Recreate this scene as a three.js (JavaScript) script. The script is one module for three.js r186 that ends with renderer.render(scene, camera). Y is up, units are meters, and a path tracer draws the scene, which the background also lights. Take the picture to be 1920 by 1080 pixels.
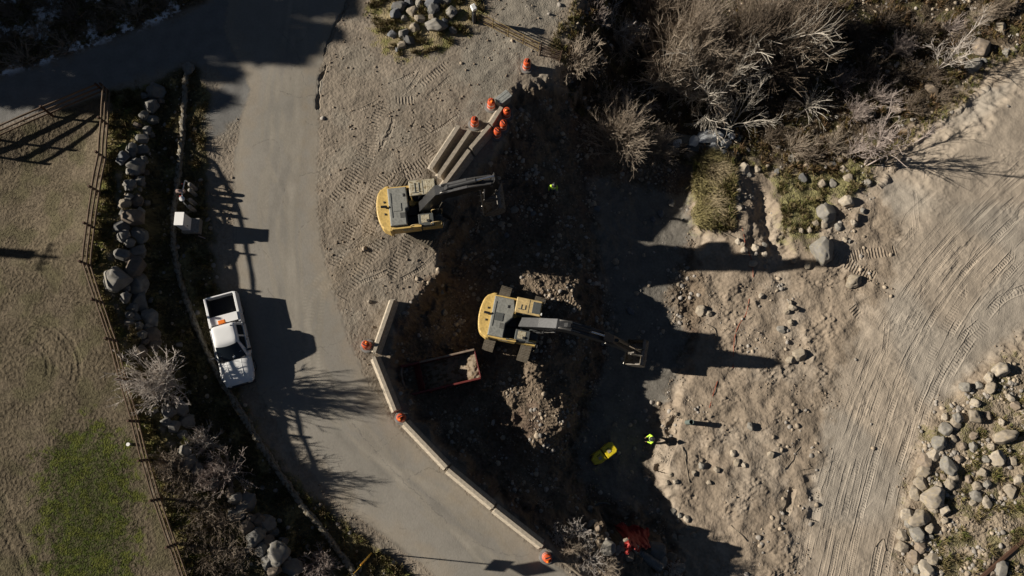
import * as THREE from 'three';
import { mergeGeometries } from 'three/addons/utils/BufferGeometryUtils.js';
import { RoundedBoxGeometry } from 'three/addons/geometries/RoundedBoxGeometry.js';
import { MarchingCubes } from 'three/addons/objects/MarchingCubes.js';
import { createNoise2D, createNoise3D } from 'simplex-noise';

// ---------------------------------------------------------------- camera, sky, sun, exposure
const scene = new THREE.Scene();
const FOCAL = 1300, NADIR = [900, 820], CAM_H = 43;           // a drone looking almost straight down
const camera = new THREE.PerspectiveCamera(2 * Math.atan(540 / FOCAL) * 180 / Math.PI, 16 / 9, 1, 1500);
const nN = Math.hypot(960 - NADIR[0], NADIR[1] - 540, FOCAL);
const rY = (960 - NADIR[0]) / nN, uY = (NADIR[1] - 540) / nN, fY = -FOCAL / nN;
const camR = new THREE.Vector3(Math.sqrt(1 - rY * rY), rY, 0);
const fX = -rY * fY / camR.x;
const camF = new THREE.Vector3(fX, fY, -Math.sqrt(1 - fX * fX - fY * fY));
const camU = new THREE.Vector3().crossVectors(camR, camF);
camera.position.set(0, CAM_H, 0);
camera.quaternion.setFromRotationMatrix(new THREE.Matrix4().makeBasis(camR, camU, camF.clone().negate()));
scene.add(camera);

const SUN_EL = 21.5 * Math.PI / 180, SUN_AZ = 10.8 * Math.PI / 180;   // low winter sun from the left of the site
const sunDir = new THREE.Vector3(-Math.cos(SUN_AZ) * Math.cos(SUN_EL), Math.sin(SUN_EL), -Math.sin(SUN_AZ) * Math.cos(SUN_EL));
const sun = new THREE.DirectionalLight(new THREE.Color().setRGB(1, 0.925, 0.815), 5);
sun.position.copy(sunDir).multiplyScalar(120); sun.target.position.set(0, -2, -10);
sun.castShadow = true; sun.shadow.radius = 1.2; sun.shadow.mapSize.set(4096, 4096);
Object.assign(sun.shadow.camera, { left: -60, right: 60, top: 50, bottom: -50, near: 10, far: 260 });
scene.add(sun, sun.target);

{ // clear winter sky
  const w = 256, h = 128, d = new Float32Array(w * h * 4), v = new THREE.Vector3();
  for (let j = 0; j < h; j++) for (let i = 0; i < w; i++) {
    const lat = ((j + 0.5) / h - 0.5) * Math.PI, lon = ((i + 0.5) / w - 0.5) * 2 * Math.PI;
    v.set(Math.cos(lat) * Math.cos(lon), Math.sin(lat), Math.cos(lat) * Math.sin(lon));
    const up = Math.max(0, v.y), hz = Math.pow(1 - up, 3.5), k = 4 * (j * w + i);
    const glow = Math.pow(Math.max(0, v.dot(sunDir)), 10) * 0.06;
    d[k] = 0.0165 + 0.034 * hz + glow; d[k + 1] = 0.0262 + 0.040 * hz + glow * 0.9; d[k + 2] = 0.0455 + 0.049 * hz + glow * 0.75; d[k + 3] = 1;
  }
  const t = new THREE.DataTexture(d, w, h, THREE.RGBAFormat, THREE.FloatType);
  t.mapping = THREE.EquirectangularReflectionMapping; t.magFilter = t.minFilter = THREE.LinearFilter; t.wrapS = THREE.RepeatWrapping; t.needsUpdate = true;
  scene.background = t; scene.environment = t;
}
const renderer = new THREE.WebGLRenderer({ antialias: true });
renderer.setSize(1024, 576);
renderer.toneMapping = THREE.LinearToneMapping;
renderer.toneMappingExposure = 1.53;
renderer.shadowMap.enabled = true;

// ---------------------------------------------------------------- helpers
const mulberry = s => () => { s |= 0; s = s + 0x6D2B79F5 | 0; let t = Math.imul(s ^ s >>> 15, 1 | s); t = t + Math.imul(t ^ t >>> 7, 61 | t) ^ t; return ((t ^ t >>> 14) >>> 0) / 4294967296; };
const rnd = mulberry(7);
const n2 = createNoise2D(mulberry(11)), n2b = createNoise2D(mulberry(12)), n3 = createNoise3D(mulberry(13));
const clamp = (x, a, b) => x < a ? a : x > b ? b : x;
const sstep = (a, b, x) => { const t = clamp((x - a) / (b - a), 0, 1); return t * t * (3 - 2 * t); };
const lerp = (a, b, t) => a + (b - a) * t;
const V = (x, y, z) => new THREE.Vector3(x, y, z);
const rgb = (r, g, b) => new THREE.Color().setRGB(r, g, b);
const taken = {};
const numbered = n => { const k = taken[n] = (taken[n] ?? -1) + 1; return k ? n + '_' + String(k).padStart(3, '0') : n; };
function tag(o, label, category, group, kind) {
  if (label) o.userData.label = label;
  if (category) o.userData.category = category;
  if (group) o.userData.group = group;
  if (kind) o.userData.kind = kind;
  return o;
}
function thing(name, label, category, pos = [0, 0, 0], turn = 0, group) {
  const o = new THREE.Group(); o.name = numbered(name); o.position.set(...pos); o.rotation.y = turn; scene.add(o);
  return tag(o, label, category, group);
}
function part(parent, name, geo, m, pos, rot) {
  const o = new THREE.Mesh(geo, m); o.name = name; o.castShadow = o.receiveShadow = true;
  if (pos) o.position.set(...pos); if (rot) o.rotation.set(...rot);
  parent.add(o); return o;
}
function solo(name, geo, m, label, category, pos, rot, group) {
  const o = part(scene, numbered(name), geo, m, pos, rot); return tag(o, label, category, group);
}
// survey: the point of the site that lies at height h under a given image position
const rayDir = V(0, 0, 0);
function U(px, py, h) {
  rayDir.copy(camF).addScaledVector(camR, (px - 960) / FOCAL).addScaledVector(camU, (540 - py) / FOCAL);
  const t = (h - CAM_H) / rayDir.y;
  return V(rayDir.x * t, h, rayDir.z * t);
}
const perM = (h = 0) => (CAM_H - h) / FOCAL * 1.0;             // metres per photograph pixel near height h

const texTile = (n, f, srgb) => {
  const d = new Uint8Array(n * n * 4);
  for (let j = 0; j < n; j++) for (let i = 0; i < n; i++) { const c = f(i / n, j / n), k = 4 * (j * n + i); d[k] = c[0] * 255; d[k + 1] = c[1] * 255; d[k + 2] = c[2] * 255; d[k + 3] = 255; }
  const t = new THREE.DataTexture(d, n, n); t.wrapS = t.wrapT = THREE.RepeatWrapping; t.magFilter = t.minFilter = THREE.LinearFilter; if (srgb) t.colorSpace = THREE.SRGBColorSpace; t.needsUpdate = true; return t;
};
const tileNoise = (u, v, f, s) => { const a = u * 2 * Math.PI, b = v * 2 * Math.PI, r = f / 6.283; return n3(Math.cos(a) * r + s, Math.sin(a) * r, Math.cos(b) * r * 1.3 + s) * 0.6 + n3(Math.sin(b) * r + s * 3, Math.cos(a) * r, Math.sin(a) * r + Math.cos(b) * r) * 0.4; };
const grimeMap = texTile(256, (u, v) => { let g = 0.86 + 0.10 * tileNoise(u, v, 5, 1) + 0.07 * tileNoise(u, v, 17, 5) + 0.05 * tileNoise(u, v, 60, 9); g = clamp(g, 0, 1); return [g, g * 0.985, g * 0.965]; }, true);
const dirtMap = texTile(256, (u, v) => { const a = sstep(0.05, 0.55, tileNoise(u, v, 6, 2) + 0.5 * tileNoise(u, v, 30, 4)); const g = 0.92 + 0.06 * tileNoise(u, v, 70, 8); return [g * lerp(1, 0.72, a), g * lerp(1, 0.67, a), g * lerp(1, 0.58, a)].map(x => clamp(x, 0, 1)); }, true);
const grainBump = texTile(256, (u, v) => { const g = clamp(0.5 + 0.3 * tileNoise(u, v, 40, 3) + 0.25 * tileNoise(u, v, 90, 6), 0, 1); return [g, g, g]; });
const woodMap = texTile(256, (u, v) => { const g = clamp(0.78 + 0.16 * n2(v * 40, u * 3) + 0.1 * n2(v * 90, u * 6 + 4), 0, 1); return [g, g * 0.97, g * 0.93]; }, true);
const mat = (c, rough = 0.7, metal = 0, extra = {}) => new THREE.MeshStandardMaterial({ color: rgb(...c), roughness: rough, metalness: metal, side: THREE.DoubleSide, ...extra });

// ---------------------------------------------------------------- terrain heights (metres, the road is 0)
const X0 = -42, X1 = 44, Z0 = -37, Z1 = 13;
const HC = 0.4, HNX = Math.round((X1 - X0) / HC) + 1, HNZ = Math.round((Z1 - Z0) / HC) + 1;
const coarse = new Float32Array(HNX * HNZ), fixedN = new Float32Array(HNX * HNZ);
function brk(...pts) {                                          // break line: [px, py, height] ...
  for (let i = 0; i < pts.length; i++) {
    const a = U(...pts[i]), b = U(...pts[Math.min(i + 1, pts.length - 1)]), L = Math.max(1, Math.ceil(a.distanceTo(b) / 0.2));
    for (let k = 0; k < L; k++) {
      const t = k / L, x = lerp(a.x, b.x, t), z = lerp(a.z, b.z, t), i2 = Math.round((x - X0) / HC), j2 = Math.round((z - Z0) / HC);
      if (i2 < 0 || j2 < 0 || i2 >= HNX || j2 >= HNZ) continue;
      const q = j2 * HNX + i2; coarse[q] = (coarse[q] * fixedN[q] + lerp(a.y, b.y, t)) / (fixedN[q] + 1); fixedN[q]++;
    }
  }
}
// road and shoulders
brk([480, -80, 0], [470, 60, 0], [450, 220, 0], [437, 400, 0], [450, 600, 0], [480, 720, 0], [540, 840, 0], [640, 945, 0], [730, 1010, 0], [840, 1120, 0]);
brk([560, -80, 0.04], [540, 200, 0.05], [525, 420, 0.05], [560, 640, 0.05], [680, 840, 0.05], [960, 1110, 0.05]);
brk([700, -80, 0], [610, 100, 0], [596, 300, 0], [600, 450, 0], [650, 630, 0], [742, 800, -0.05], [836, 892, -0.05], [928, 968, -0.05], [1100, 1100, -0.05]);
brk([-150, 240, 1.5], [100, 150, 0.9], [300, 90, 0.3], [440, 60, 0]); brk([-150, 170, 1.5], [150, 95, 0.8], [390, 0, 0.2]); brk([-100, 10, 1.6], [200, -60, 0.9]);
brk([400, 300, 0.05], [410, 450, 0.05], [430, 640, 0.05], [480, 790, 0.05], [560, 890, 0.05], [690, 1000, 0.1], [780, 1110, 0.1]);
// low wall strip
brk([352, 130, 0.25], [340, 280, 0.35], [328, 420, 0.4], [345, 540, 0.4], [385, 650, 0.35], [430, 735, 0.35], [520, 880, 0.35], [600, 985, 0.35], [675, 1095, 0.35]);
brk([310, 150, 0.1], [305, 300, 0.25], [295, 450, 0.3], [300, 570, 0.3], [330, 680, 0.3], [385, 800, 0.3], [480, 910, 0.3], [560, 1000, 0.3], [620, 1110, 0.3]);
brk([275, 178, 0.3], [258, 270, 1.3], [243, 380, 1.9], [228, 520, 2.2], [250, 640, 2.2], [310, 760, 2.1], [345, 850, 2.0], [430, 945, 1.8], [520, 1060, 1.6], [560, 1120, 1.5]);
brk([203, 172, 0.55], [196, 250, 1.15], [188, 320, 1.9], [160, 495, 2.5], [207, 640, 2.6], [250, 790, 2.5], [290, 930, 2.4], [355, 1110, 2.3]);
brk([-100, 285, 1.5], [0, 252, 1.3], [100, 212, 1.05], [195, 178, 0.65]); brk([-60, 335, 0.75], [60, 315, 0.65], [150, 280, 0.7], [180, 250, 0.8]); brk([-80, 430, 1.3], [80, 430, 1.4]); brk([-80, 520, 2.1], [80, 520, 2.2]); brk([-80, 650, 2.5], [60, 650, 2.5]); brk([-80, 1000, 2.5], [150, 1000, 2.45]);
// shoulder right of the road, driveway, island
brk([680, 150, 0], [680, 400, 0], [700, 540, -0.05]); brk([800, 180, 0], [800, 320, 0], [770, 420, -0.05]); brk([1000, -60, 0.1], [960, 60, 0], [900, 150, 0]); brk([740, 30, 0.35], [800, 30, 0.4], [850, 40, 0.3]);
// crest of the excavation
const crest = [[1110, -60, -0.1], [1090, 50, -0.3], [1062, 115, -0.35], [1005, 150, -0.2], [962, 182, -0.1], [950, 255, -0.2], [900, 300, -0.25], [850, 385, -0.35], [832, 440, -0.4], [822, 500, -0.3], [795, 545, -0.25], [748, 580, -0.2], [722, 665, -0.2], [765, 770, -0.2], [850, 862, -0.2], [940, 940, -0.25], [1030, 1012, -0.3], [1110, 1085, -0.3]];
brk(...crest);
// slope under the upper excavator and the worker
brk([985, 190, -1.4], [990, 270, -1.9], [960, 330, -2.1], [905, 390, -2.2], [880, 440, -2.4], [850, 510, -2.4], [815, 590, -2.3], [765, 640, -2.0], [755, 700, -2.0], [800, 780, -2.2], [880, 855, -2.4], [965, 930, -2.4], [1025, 975, -1.6], [1060, 1000, -0.9], [1130, 1008, -0.9], [1185, 1028, -1.5], [1210, 1060, -2.0], [1225, 1110, -2.0]);
brk([1040, 260, -3.2], [1035, 350, -3.3], [1000, 430, -3.5], [930, 490, -3.1], [860, 590, -2.7]);
brk([880, 690, -2.9], [900, 780, -3.2], [960, 880, -3.3], [1040, 945, -3.0], [1090, 972, -2.6], [1140, 988, -2.4]);
brk([905, 590, -2.4], [960, 560, -2.4], [1000, 535, -2.35], [1075, 540, -2.5], [1080, 580, -2.5], [1020, 600, -2.4], [1020, 690, -2.4], [950, 670, -2.45], [910, 640, -2.45]);
brk([965, 720, -2.4], [975, 790, -2.2], [1010, 830, -2.2], [1040, 800, -2.1], [1030, 730, -2.2], [1000, 690, -2.4]);
brk([1115, 520, -4.5], [1110, 620, -4.2], [1085, 700, -3.9], [1075, 800, -3.8], [1055, 880, -3.8], [1070, 932, -3.8], [1108, 958, -3.9]);
// deep floor
brk([1110, 300, -4.7], [1130, 400, -5.0], [1145, 500, -5.2], [1140, 600, -5.4], [1118, 690, -5.5], [1098, 770, -5.5], [1078, 860, -4.9], [1098, 920, -5.3], [1150, 985, -5.3]);
brk([1190, 340, -6.0], [1200, 460, -5.8], [1200, 540, -5.5], [1210, 640, -5.45], [1190, 760, -5.5], [1198, 860, -5.55], [1190, 940, -5.5]); brk([1112, 868, -5.0], [1152, 832, -5.1]); brk([1285, 330, -6.0], [1288, 420, -6.0]);
brk([1288, 465, -5.8], [1275, 560, -5.5], [1285, 640, -5.4], [1258, 720, -5.4], [1235, 790, -5.35], [1215, 870, -5.35], [1235, 960, -5.3], [1245, 1010, -5.2]);
brk([1310, 640, -4.95], [1288, 740, -4.8], [1268, 795, -4.7], [1250, 870, -4.6], [1268, 960, -4.5], [1300, 1050, -4.3], [1330, 1110, -4.2]);
brk([1330, 560, -5.0], [1420, 600, -4.8], [1500, 650, -4.6]); brk([1400, 760, -4.4], [1400, 950, -4.2], [1450, 1080, -4.1]); brk([1480, 860, -4.3], [1500, 1000, -4.15]);
brk([1250, 1020, -3.6], [1262, 1060, -3.4], [1268, 1110, -3.4]); brk([1120, 1050, -0.7], [1160, 1075, -0.8], [1170, 1110, -0.8]);
// middle right: berm with stones, ditch, boulders
brk([1312, 300, -5.3], [1322, 400, -5.1], [1322, 450, -5.0]); brk([1380, 330, -4.5], [1395, 420, -4.5], [1415, 500, -4.6]); brk([1418, 340, -5.0], [1438, 420, -5.3], [1458, 500, -5.2]); brk([1470, 380, -4.5], [1490, 480, -4.5]);
brk([1540, 470, -4.4], [1600, 400, -4.2], [1620, 340, -4.2]); brk([1600, 530, -4.4], [1560, 640, -4.4]);
// haul road and right bank
brk([1560, 1100, -4.1], [1600, 880, -4.2], [1650, 700, -4.2], [1720, 500, -3.9], [1760, 330, -3.7], [1900, 190, -3.5], [1980, 130, -3.4]); brk([1660, 1100, -4.0], [1690, 900, -4.1], [1740, 770, -4.0], [1850, 660, -3.8], [1960, 570, -3.6]); brk([1800, 480, -3.85], [1960, 350, -3.6]);
brk([1660, 350, -4.2], [1690, 285, -4.35], [1760, 230, -4.3], [1830, 165, -4.2], [1920, 95, -4.1], [1980, 50, -4.0]);
brk([1720, 950, -3.7], [1760, 850, -3.6], [1830, 750, -3.5], [1960, 650, -3.3]); brk([1860, 1080, -3.3], [1960, 860, -3.1]);
// creek
brk([1090, 200, -4.2], [1150, 260, -5.2], [1250, 300, -5.8]); brk([1115, 120, -2.6], [1140, 40, -2.8], [1165, -80, -2.9]); brk([1170, 190, -5.8], [1210, 100, -5.8], [1260, 0, -5.7], [1320, -80, -5.6]);
brk([1230, 255, -6.2], [1340, 265, -6.2], [1420, 220, -6.2], [1520, 120, -6.1], [1620, 20, -6.0], [1700, -80, -6.0]); brk([1480, 290, -5.2], [1560, 235, -5.5], [1680, 135, -5.5], [1790, 40, -5.3], [1900, -50, -5.0]);
{ // membrane between the break lines
  let m = 0, c = 0; for (let q = 0; q < coarse.length; q++) if (fixedN[q]) { m += coarse[q]; c++; }
  for (let q = 0; q < coarse.length; q++) if (!fixedN[q]) coarse[q] = m / c;
  for (let it = 0; it < 700; it++) for (let j = 0; j < HNZ; j++) for (let i = 0; i < HNX; i++) {
    const q = j * HNX + i; if (fixedN[q]) continue;
    const l = coarse[i ? q - 1 : q + 1], r = coarse[i < HNX - 1 ? q + 1 : q - 1], u = coarse[j ? q - HNX : q + HNX], d = coarse[j < HNZ - 1 ? q + HNX : q - HNX];
    coarse[q] += 1.85 * ((l + r + u + d) / 4 - coarse[q]);
  }
  const tmp = Float32Array.from(coarse);
  for (let j = 1; j < HNZ - 1; j++) for (let i = 1; i < HNX - 1; i++) { const q = j * HNX + i; coarse[q] = tmp[q] * 0.5 + (tmp[q - 1] + tmp[q + 1] + tmp[q - HNX] + tmp[q + HNX]) * 0.125; }
}
const grid = (a, nx, nz, cell) => (x, z) => {
  const fx = clamp((x - X0) / cell, 0, nx - 1.001), fz = clamp((z - Z0) / cell, 0, nz - 1.001), i = fx | 0, j = fz | 0, u = fx - i, v = fz - j, q = j * nx + i;
  return (a[q] * (1 - u) + a[q + 1] * u) * (1 - v) + (a[q + nx] * (1 - u) + a[q + nx + 1] * u) * v;
};
const cr = (a, b, c, d, t) => b + 0.5 * t * (c - a + t * (2 * a - 5 * b + 4 * c - d + t * (3 * (b - c) + d - a)));
const coarseAt = (x, z) => {
  const fx = clamp((x - X0) / HC, 1, HNX - 2.001), fz = clamp((z - Z0) / HC, 1, HNZ - 2.001), i = fx | 0, j = fz | 0, u = fx - i, v = fz - j;
  const row = k => { const q = k * HNX + i; return cr(coarse[q - 1], coarse[q], coarse[q + 1], coarse[Math.min(q + 2, coarse.length - 1)], u); };
  return cr(row(j - 1), row(j), row(j + 1), row(Math.min(j + 2, HNZ - 1)), v);
};
let heightAt = coarseAt;
function P(px, py, up = 0) {                                    // the point of the ground seen at an image position
  let h = -2; for (let k = 0; k < 24; k++) { const p = U(px, py, h + up); h += 0.7 * (heightAt(p.x, p.z) - h); }
  const p = U(px, py, h + up); p.y = h; return p;
}

// ---------------------------------------------------------------- zones of the ground
const zc = 0.2, ZNX = Math.round((X1 - X0) / zc) + 1, ZNZ = Math.round((Z1 - Z0) / zc) + 1;
function zone(poly) {                                           // signed distance, positive inside
  const w = poly.map(([a, b]) => { const p = P(a, b); return [p.x, p.z]; }), n = w.length, d = new Float32Array(ZNX * ZNZ);
  for (let j = 0; j < ZNZ; j++) for (let i = 0; i < ZNX; i++) {
    const x = X0 + i * zc, z = Z0 + j * zc; let best = 1e9, inside = false;
    for (let k = 0, m = n - 1; k < n; m = k++) {
      const [ax, az] = w[m], [bx, bz] = w[k], ex = bx - ax, ez = bz - az, t = clamp(((x - ax) * ex + (z - az) * ez) / (ex * ex + ez * ez), 0, 1), dx = x - ax - t * ex, dz = z - az - t * ez;
      best = Math.min(best, dx * dx + dz * dz);
      if ((az > z) !== (bz > z) && x < (bx - ax) * (z - az) / (bz - az) + ax) inside = !inside;
    }
    d[j * ZNX + i] = (inside ? 1 : -1) * Math.sqrt(best);
  }
  const f = grid(d, ZNX, ZNZ, zc); f.data = d; return f;
}
const Zn = {
  asphalt: zone([[700, -80], [655, -10], [646, 12], [626, 55], [606, 105], [599, 130], [604, 152], [597, 180], [596, 300], [594, 360], [600, 450], [622, 540], [650, 630], [690, 720], [742, 800], [836, 892], [928, 968], [1010, 1035], [1070, 1085], [1130, 1130], [840, 1130], [815, 1078], [770, 1040], [715, 998], [690, 985], [640, 945], [600, 905], [560, 860], [520, 800], [490, 745], [470, 690], [450, 600], [440, 480], [437, 380], [440, 300], [452, 220], [470, 170], [420, 60], [440, -80]]),
  upper: zone([[-200, 205], [0, 148], [130, 108], [260, 60], [390, 8], [430, -40], [470, -80], [560, -80], [520, 60], [480, 160], [455, 215], [395, 260], [388, 230], [400, 190], [430, 150], [370, 118], [330, 122], [260, 148], [205, 163], [100, 200], [0, 236], [-200, 310]]),
  drive: zone([[860, 225], [895, 170], [850, 130], [880, 90], [925, 40], [950, -80], [1090, -80], [1060, 10], [1020, 60], [985, 110], [955, 160], [930, 190], [890, 225]]),
  island: zone([[690, -80], [695, 0], [700, 60], [715, 100], [770, 108], [830, 92], [880, 62], [905, 35], [915, -80]]),
  field: zone([[-250, 320], [0, 247], [200, 176], [195, 300], [158, 495], [210, 640], [250, 790], [290, 930], [355, 1130], [-250, 1130]]),
  green: zone([[75, 870], [110, 830], [165, 790], [240, 830], [250, 900], [252, 1000], [240, 1130], [70, 1130], [85, 980]]),
  bank: zone([[203, 170], [275, 165], [270, 240], [225, 300], [220, 440], [200, 520], [225, 600], [250, 700], [290, 780], [340, 880], [430, 1000], [470, 1130], [355, 1130], [250, 790], [158, 495], [195, 300]]),
  ditch: zone([[275, 165], [345, 120], [370, 125], [395, 190], [390, 260], [385, 320], [395, 420], [410, 540], [430, 690], [480, 800], [540, 890], [610, 950], [690, 1010], [760, 1060], [800, 1130], [470, 1130], [430, 1000], [340, 880], [250, 700], [225, 600], [200, 520], [220, 440], [225, 300], [270, 240]]),
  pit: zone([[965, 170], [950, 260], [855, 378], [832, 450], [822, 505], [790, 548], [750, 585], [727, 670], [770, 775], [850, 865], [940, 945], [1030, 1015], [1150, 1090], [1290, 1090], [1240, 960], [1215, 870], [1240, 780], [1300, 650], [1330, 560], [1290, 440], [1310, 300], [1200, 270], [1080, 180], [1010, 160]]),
  floor: zone([[1110, 330], [1290, 360], [1300, 440], [1250, 560], [1290, 640], [1265, 720], [1225, 790], [1210, 870], [1230, 960], [1180, 960], [1090, 910], [1080, 840], [1105, 760], [1130, 690], [1145, 600], [1120, 480]]),
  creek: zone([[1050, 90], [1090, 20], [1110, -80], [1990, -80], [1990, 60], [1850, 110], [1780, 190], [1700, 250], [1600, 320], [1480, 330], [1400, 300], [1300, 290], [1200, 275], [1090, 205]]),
  meadow: zone([[1300, 300], [1370, 300], [1372, 430], [1310, 430]]),
  scrub: zone([[1450, 330], [1620, 300], [1640, 340], [1560, 380], [1520, 460], [1470, 450]]),
  haul: zone([[1500, 1130], [1530, 900], [1560, 760], [1600, 640], [1660, 560], [1690, 440], [1650, 350], [1720, 265], [1830, 180], [2000, 80], [2000, 540], [1900, 640], [1800, 720], [1740, 780], [1700, 900], [1660, 1130]]),
  rocks: zone([[1680, 1130], [1705, 900], [1745, 790], [1830, 720], [2000, 590], [2000, 1130]]),
  corner: zone([[-250, -90], [430, -90], [390, 5], [260, 55], [130, 104], [0, 144], [-250, 220]]),
};

// fine relief stamped by wheels, tracks and feet (metres)
const TW = 2048, TH = 1190, tx = (X1 - X0) / TW, tz = (Z1 - Z0) / TH;
const relief = new Float32Array(TW * TH);
const stain = new Float32Array(TW * TH);
function stroke(pts, width, f, into = relief) {
  let s0 = 0;
  for (let k = 0; k + 1 < pts.length; k++) {
    const a = pts[k], b = pts[k + 1], ex = b.x - a.x, ez = b.z - a.z, L = Math.hypot(ex, ez), w = width / 2;
    const i0 = Math.max(0, Math.floor((Math.min(a.x, b.x) - w - X0) / tx)), i1 = Math.min(TW - 1, Math.ceil((Math.max(a.x, b.x) + w - X0) / tx));
    const j0 = Math.max(0, Math.floor((Math.min(a.z, b.z) - w - Z0) / tz)), j1 = Math.min(TH - 1, Math.ceil((Math.max(a.z, b.z) + w - Z0) / tz));
    for (let j = j0; j <= j1; j++) for (let i = i0; i <= i1; i++) {
      const x = X0 + (i + 0.5) * tx - a.x, z = Z0 + (j + 0.5) * tz - a.z, s = (x * ex + z * ez) / L, t = (x * ez - z * ex) / L;
      if (s < 0 || s >= L || Math.abs(t) > w) continue;
      into[j * TW + i] += f(s0 + s, t / w, x + a.x, z + a.z);
    }
    s0 += L;
  }
}
const spline = (list, n, off = 0) => {
  const c = new THREE.CatmullRomCurve3(list.map(([a, b]) => { const p = P(a, b); p.y = 0; return p; })), out = c.getPoints(n);
  if (!off) return out;
  return out.map((p, i) => { const t = c.getTangent(i / n); return V(p.x - t.z * off, 0, p.z + t.x * off); });
};
const tyre = (depth, pitch, seed) => (s, t, x, z) => {
  const e = Math.abs(t), keep = sstep(-0.3, 0.5, n2(x * 0.3 + seed, z * 0.3));
  return keep * (depth * (e > 0.72 ? 1.0 * (1 - Math.abs(e - 0.86) / 0.14) : -1.0 * (1 - e * 0.3)) + 0.35 * depth * (e < 0.7 ? Math.sign(Math.sin((s + 0.4 * pitch * Math.abs(t)) * 6.283 / pitch)) : 0));
};
const cleat = (depth, pitch, seed, fade = -0.35) => (s, t, x, z) => {
  const e = Math.abs(t), keep = sstep(fade, fade + 0.35, n2(x * 0.5 + seed, z * 0.5)) * sstep(1, 0.85, e);
  return keep * depth * (1.4 * Math.pow(0.5 + 0.5 * Math.sin(s * 6.283 / pitch), 2) - 0.9);
};
const haulLine = [[1570, 1120], [1605, 960], [1650, 800], [1700, 670], [1775, 540], [1870, 430], [1980, 330]];
for (let k = 0; k < 34; k++) { const o = (rnd() - 0.5) * 6.4; stroke(spline(haulLine.map(([a, b]) => [a + (rnd() - 0.5) * 14, b + (rnd() - 0.5) * 14]), 40, o), 0.28 + rnd() * 0.25, tyre(0.006 + rnd() * 0.014, 0.13, k * 7)); }
for (const [o, d] of [[1.9, 0.04], [2.6, 0.03], [0.3, 0.03], [-0.7, 0.022]]) stroke(spline(haulLine, 40, o), 0.55, tyre(d, 0.2, o * 9));
stroke(spline([[1770, 720], [1830, 620], [1880, 560], [1925, 540]], 20), 0.75, tyre(0.03, 0.25, 3)); stroke(spline([[1735, 760], [1790, 650], [1850, 590], [1925, 480]], 20), 0.6, tyre(0.03, 0.2, 5));
// crawler tracks round the upper excavator and on the benches
for (const [d, w, ...l] of [
  [0.05, 0.75, [625, 500], [650, 440], [690, 380], [720, 330], [765, 300]], [0.055, 0.75, [690, 440], [720, 380], [760, 330], [800, 300]], [0.05, 0.7, [655, 360], [690, 300], [700, 240], [720, 190]],
  [0.045, 0.7, [700, 400], [745, 340], [790, 320]], [0.05, 0.75, [730, 520], [770, 440], [800, 400]], [0.045, 0.75, [640, 560], [680, 500], [720, 440]], [0.04, 0.6, [740, 188], [775, 186]], [0.04, 0.7, [620, 380], [660, 330], [690, 270]],
  [0.04, 0.5, [755, 330], [760, 250], [780, 210]], [0.035, 0.7, [820, 300], [790, 260], [810, 230]], [0.06, 0.8, [985, 860], [985, 780], [975, 700]], [0.06, 0.8, [1035, 850], [1030, 770], [1020, 700]], [0.06, 0.8, [1040, 555], [1085, 565]],
  [0.07, 0.9, [1545, 470], [1640, 520]], [0.06, 0.8, [1590, 480], [1680, 470]], [0.055, 0.7, [1595, 575], [1625, 605]], [0.022, 0.7, [1880, 550], [1840, 620], [1760, 700]], [0.02, 0.6, [1810, 540], [1740, 680]], [0.04, 0.5, [790, 160], [840, 118]]])
  stroke(spline(l, 24), w, cleat(d * 0.85, 0.21, w * 40 + l[0][0], -0.6));
for (let k = 0; k < 26; k++) { // vehicles turning off the haul road
  const a = 1560 + rnd() * 320, b = 420 + rnd() * 560, an = -1.15 + (rnd() - 0.5) * 0.9, L = 90 + rnd() * 200, cv = (rnd() - 0.5) * 60;
  stroke(spline([[a, b], [a + L * 0.5 * Math.cos(an) + cv, b + L * 0.5 * Math.sin(an)], [a + L * Math.cos(an), b + L * Math.sin(an)]], 24), 0.28 + rnd() * 0.2, tyre(0.006 + rnd() * 0.014, 0.13, k * 5 + 200));
}
for (let k = 0; k < 40; k++) {                                  // scuffs on the shoulder and the driveway
  const a = 620 + rnd() * 240, b = 60 + rnd() * 480, an = -1.1 + rnd() * 0.9, L = 30 + rnd() * 90;
  stroke(spline([[a, b], [a + L * 0.5 * Math.cos(an) + rnd() * 8, b + L * 0.5 * Math.sin(an)], [a + L * Math.cos(an), b + L * Math.sin(an)]], 10), 0.2 + rnd() * 0.25, tyre(0.012 + rnd() * 0.022, 0.14, k * 3));
}
for (const [w, d, ...l] of [[0.45, 0.07, [708, 290], [716, 268], [728, 250], [735, 222]], [0.35, 0.05, [770, 240], [778, 222], [773, 205]]]) stroke(spline(l, 24), w, (s, t, x, z) => { const k = d * sstep(-0.2, 0.3, n2(x * 1.7, z * 1.7) + 0.3); return t < 0 ? -k * (1 - t * t) : k * 0.6 * (1 - t) * t * 4; });
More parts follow.
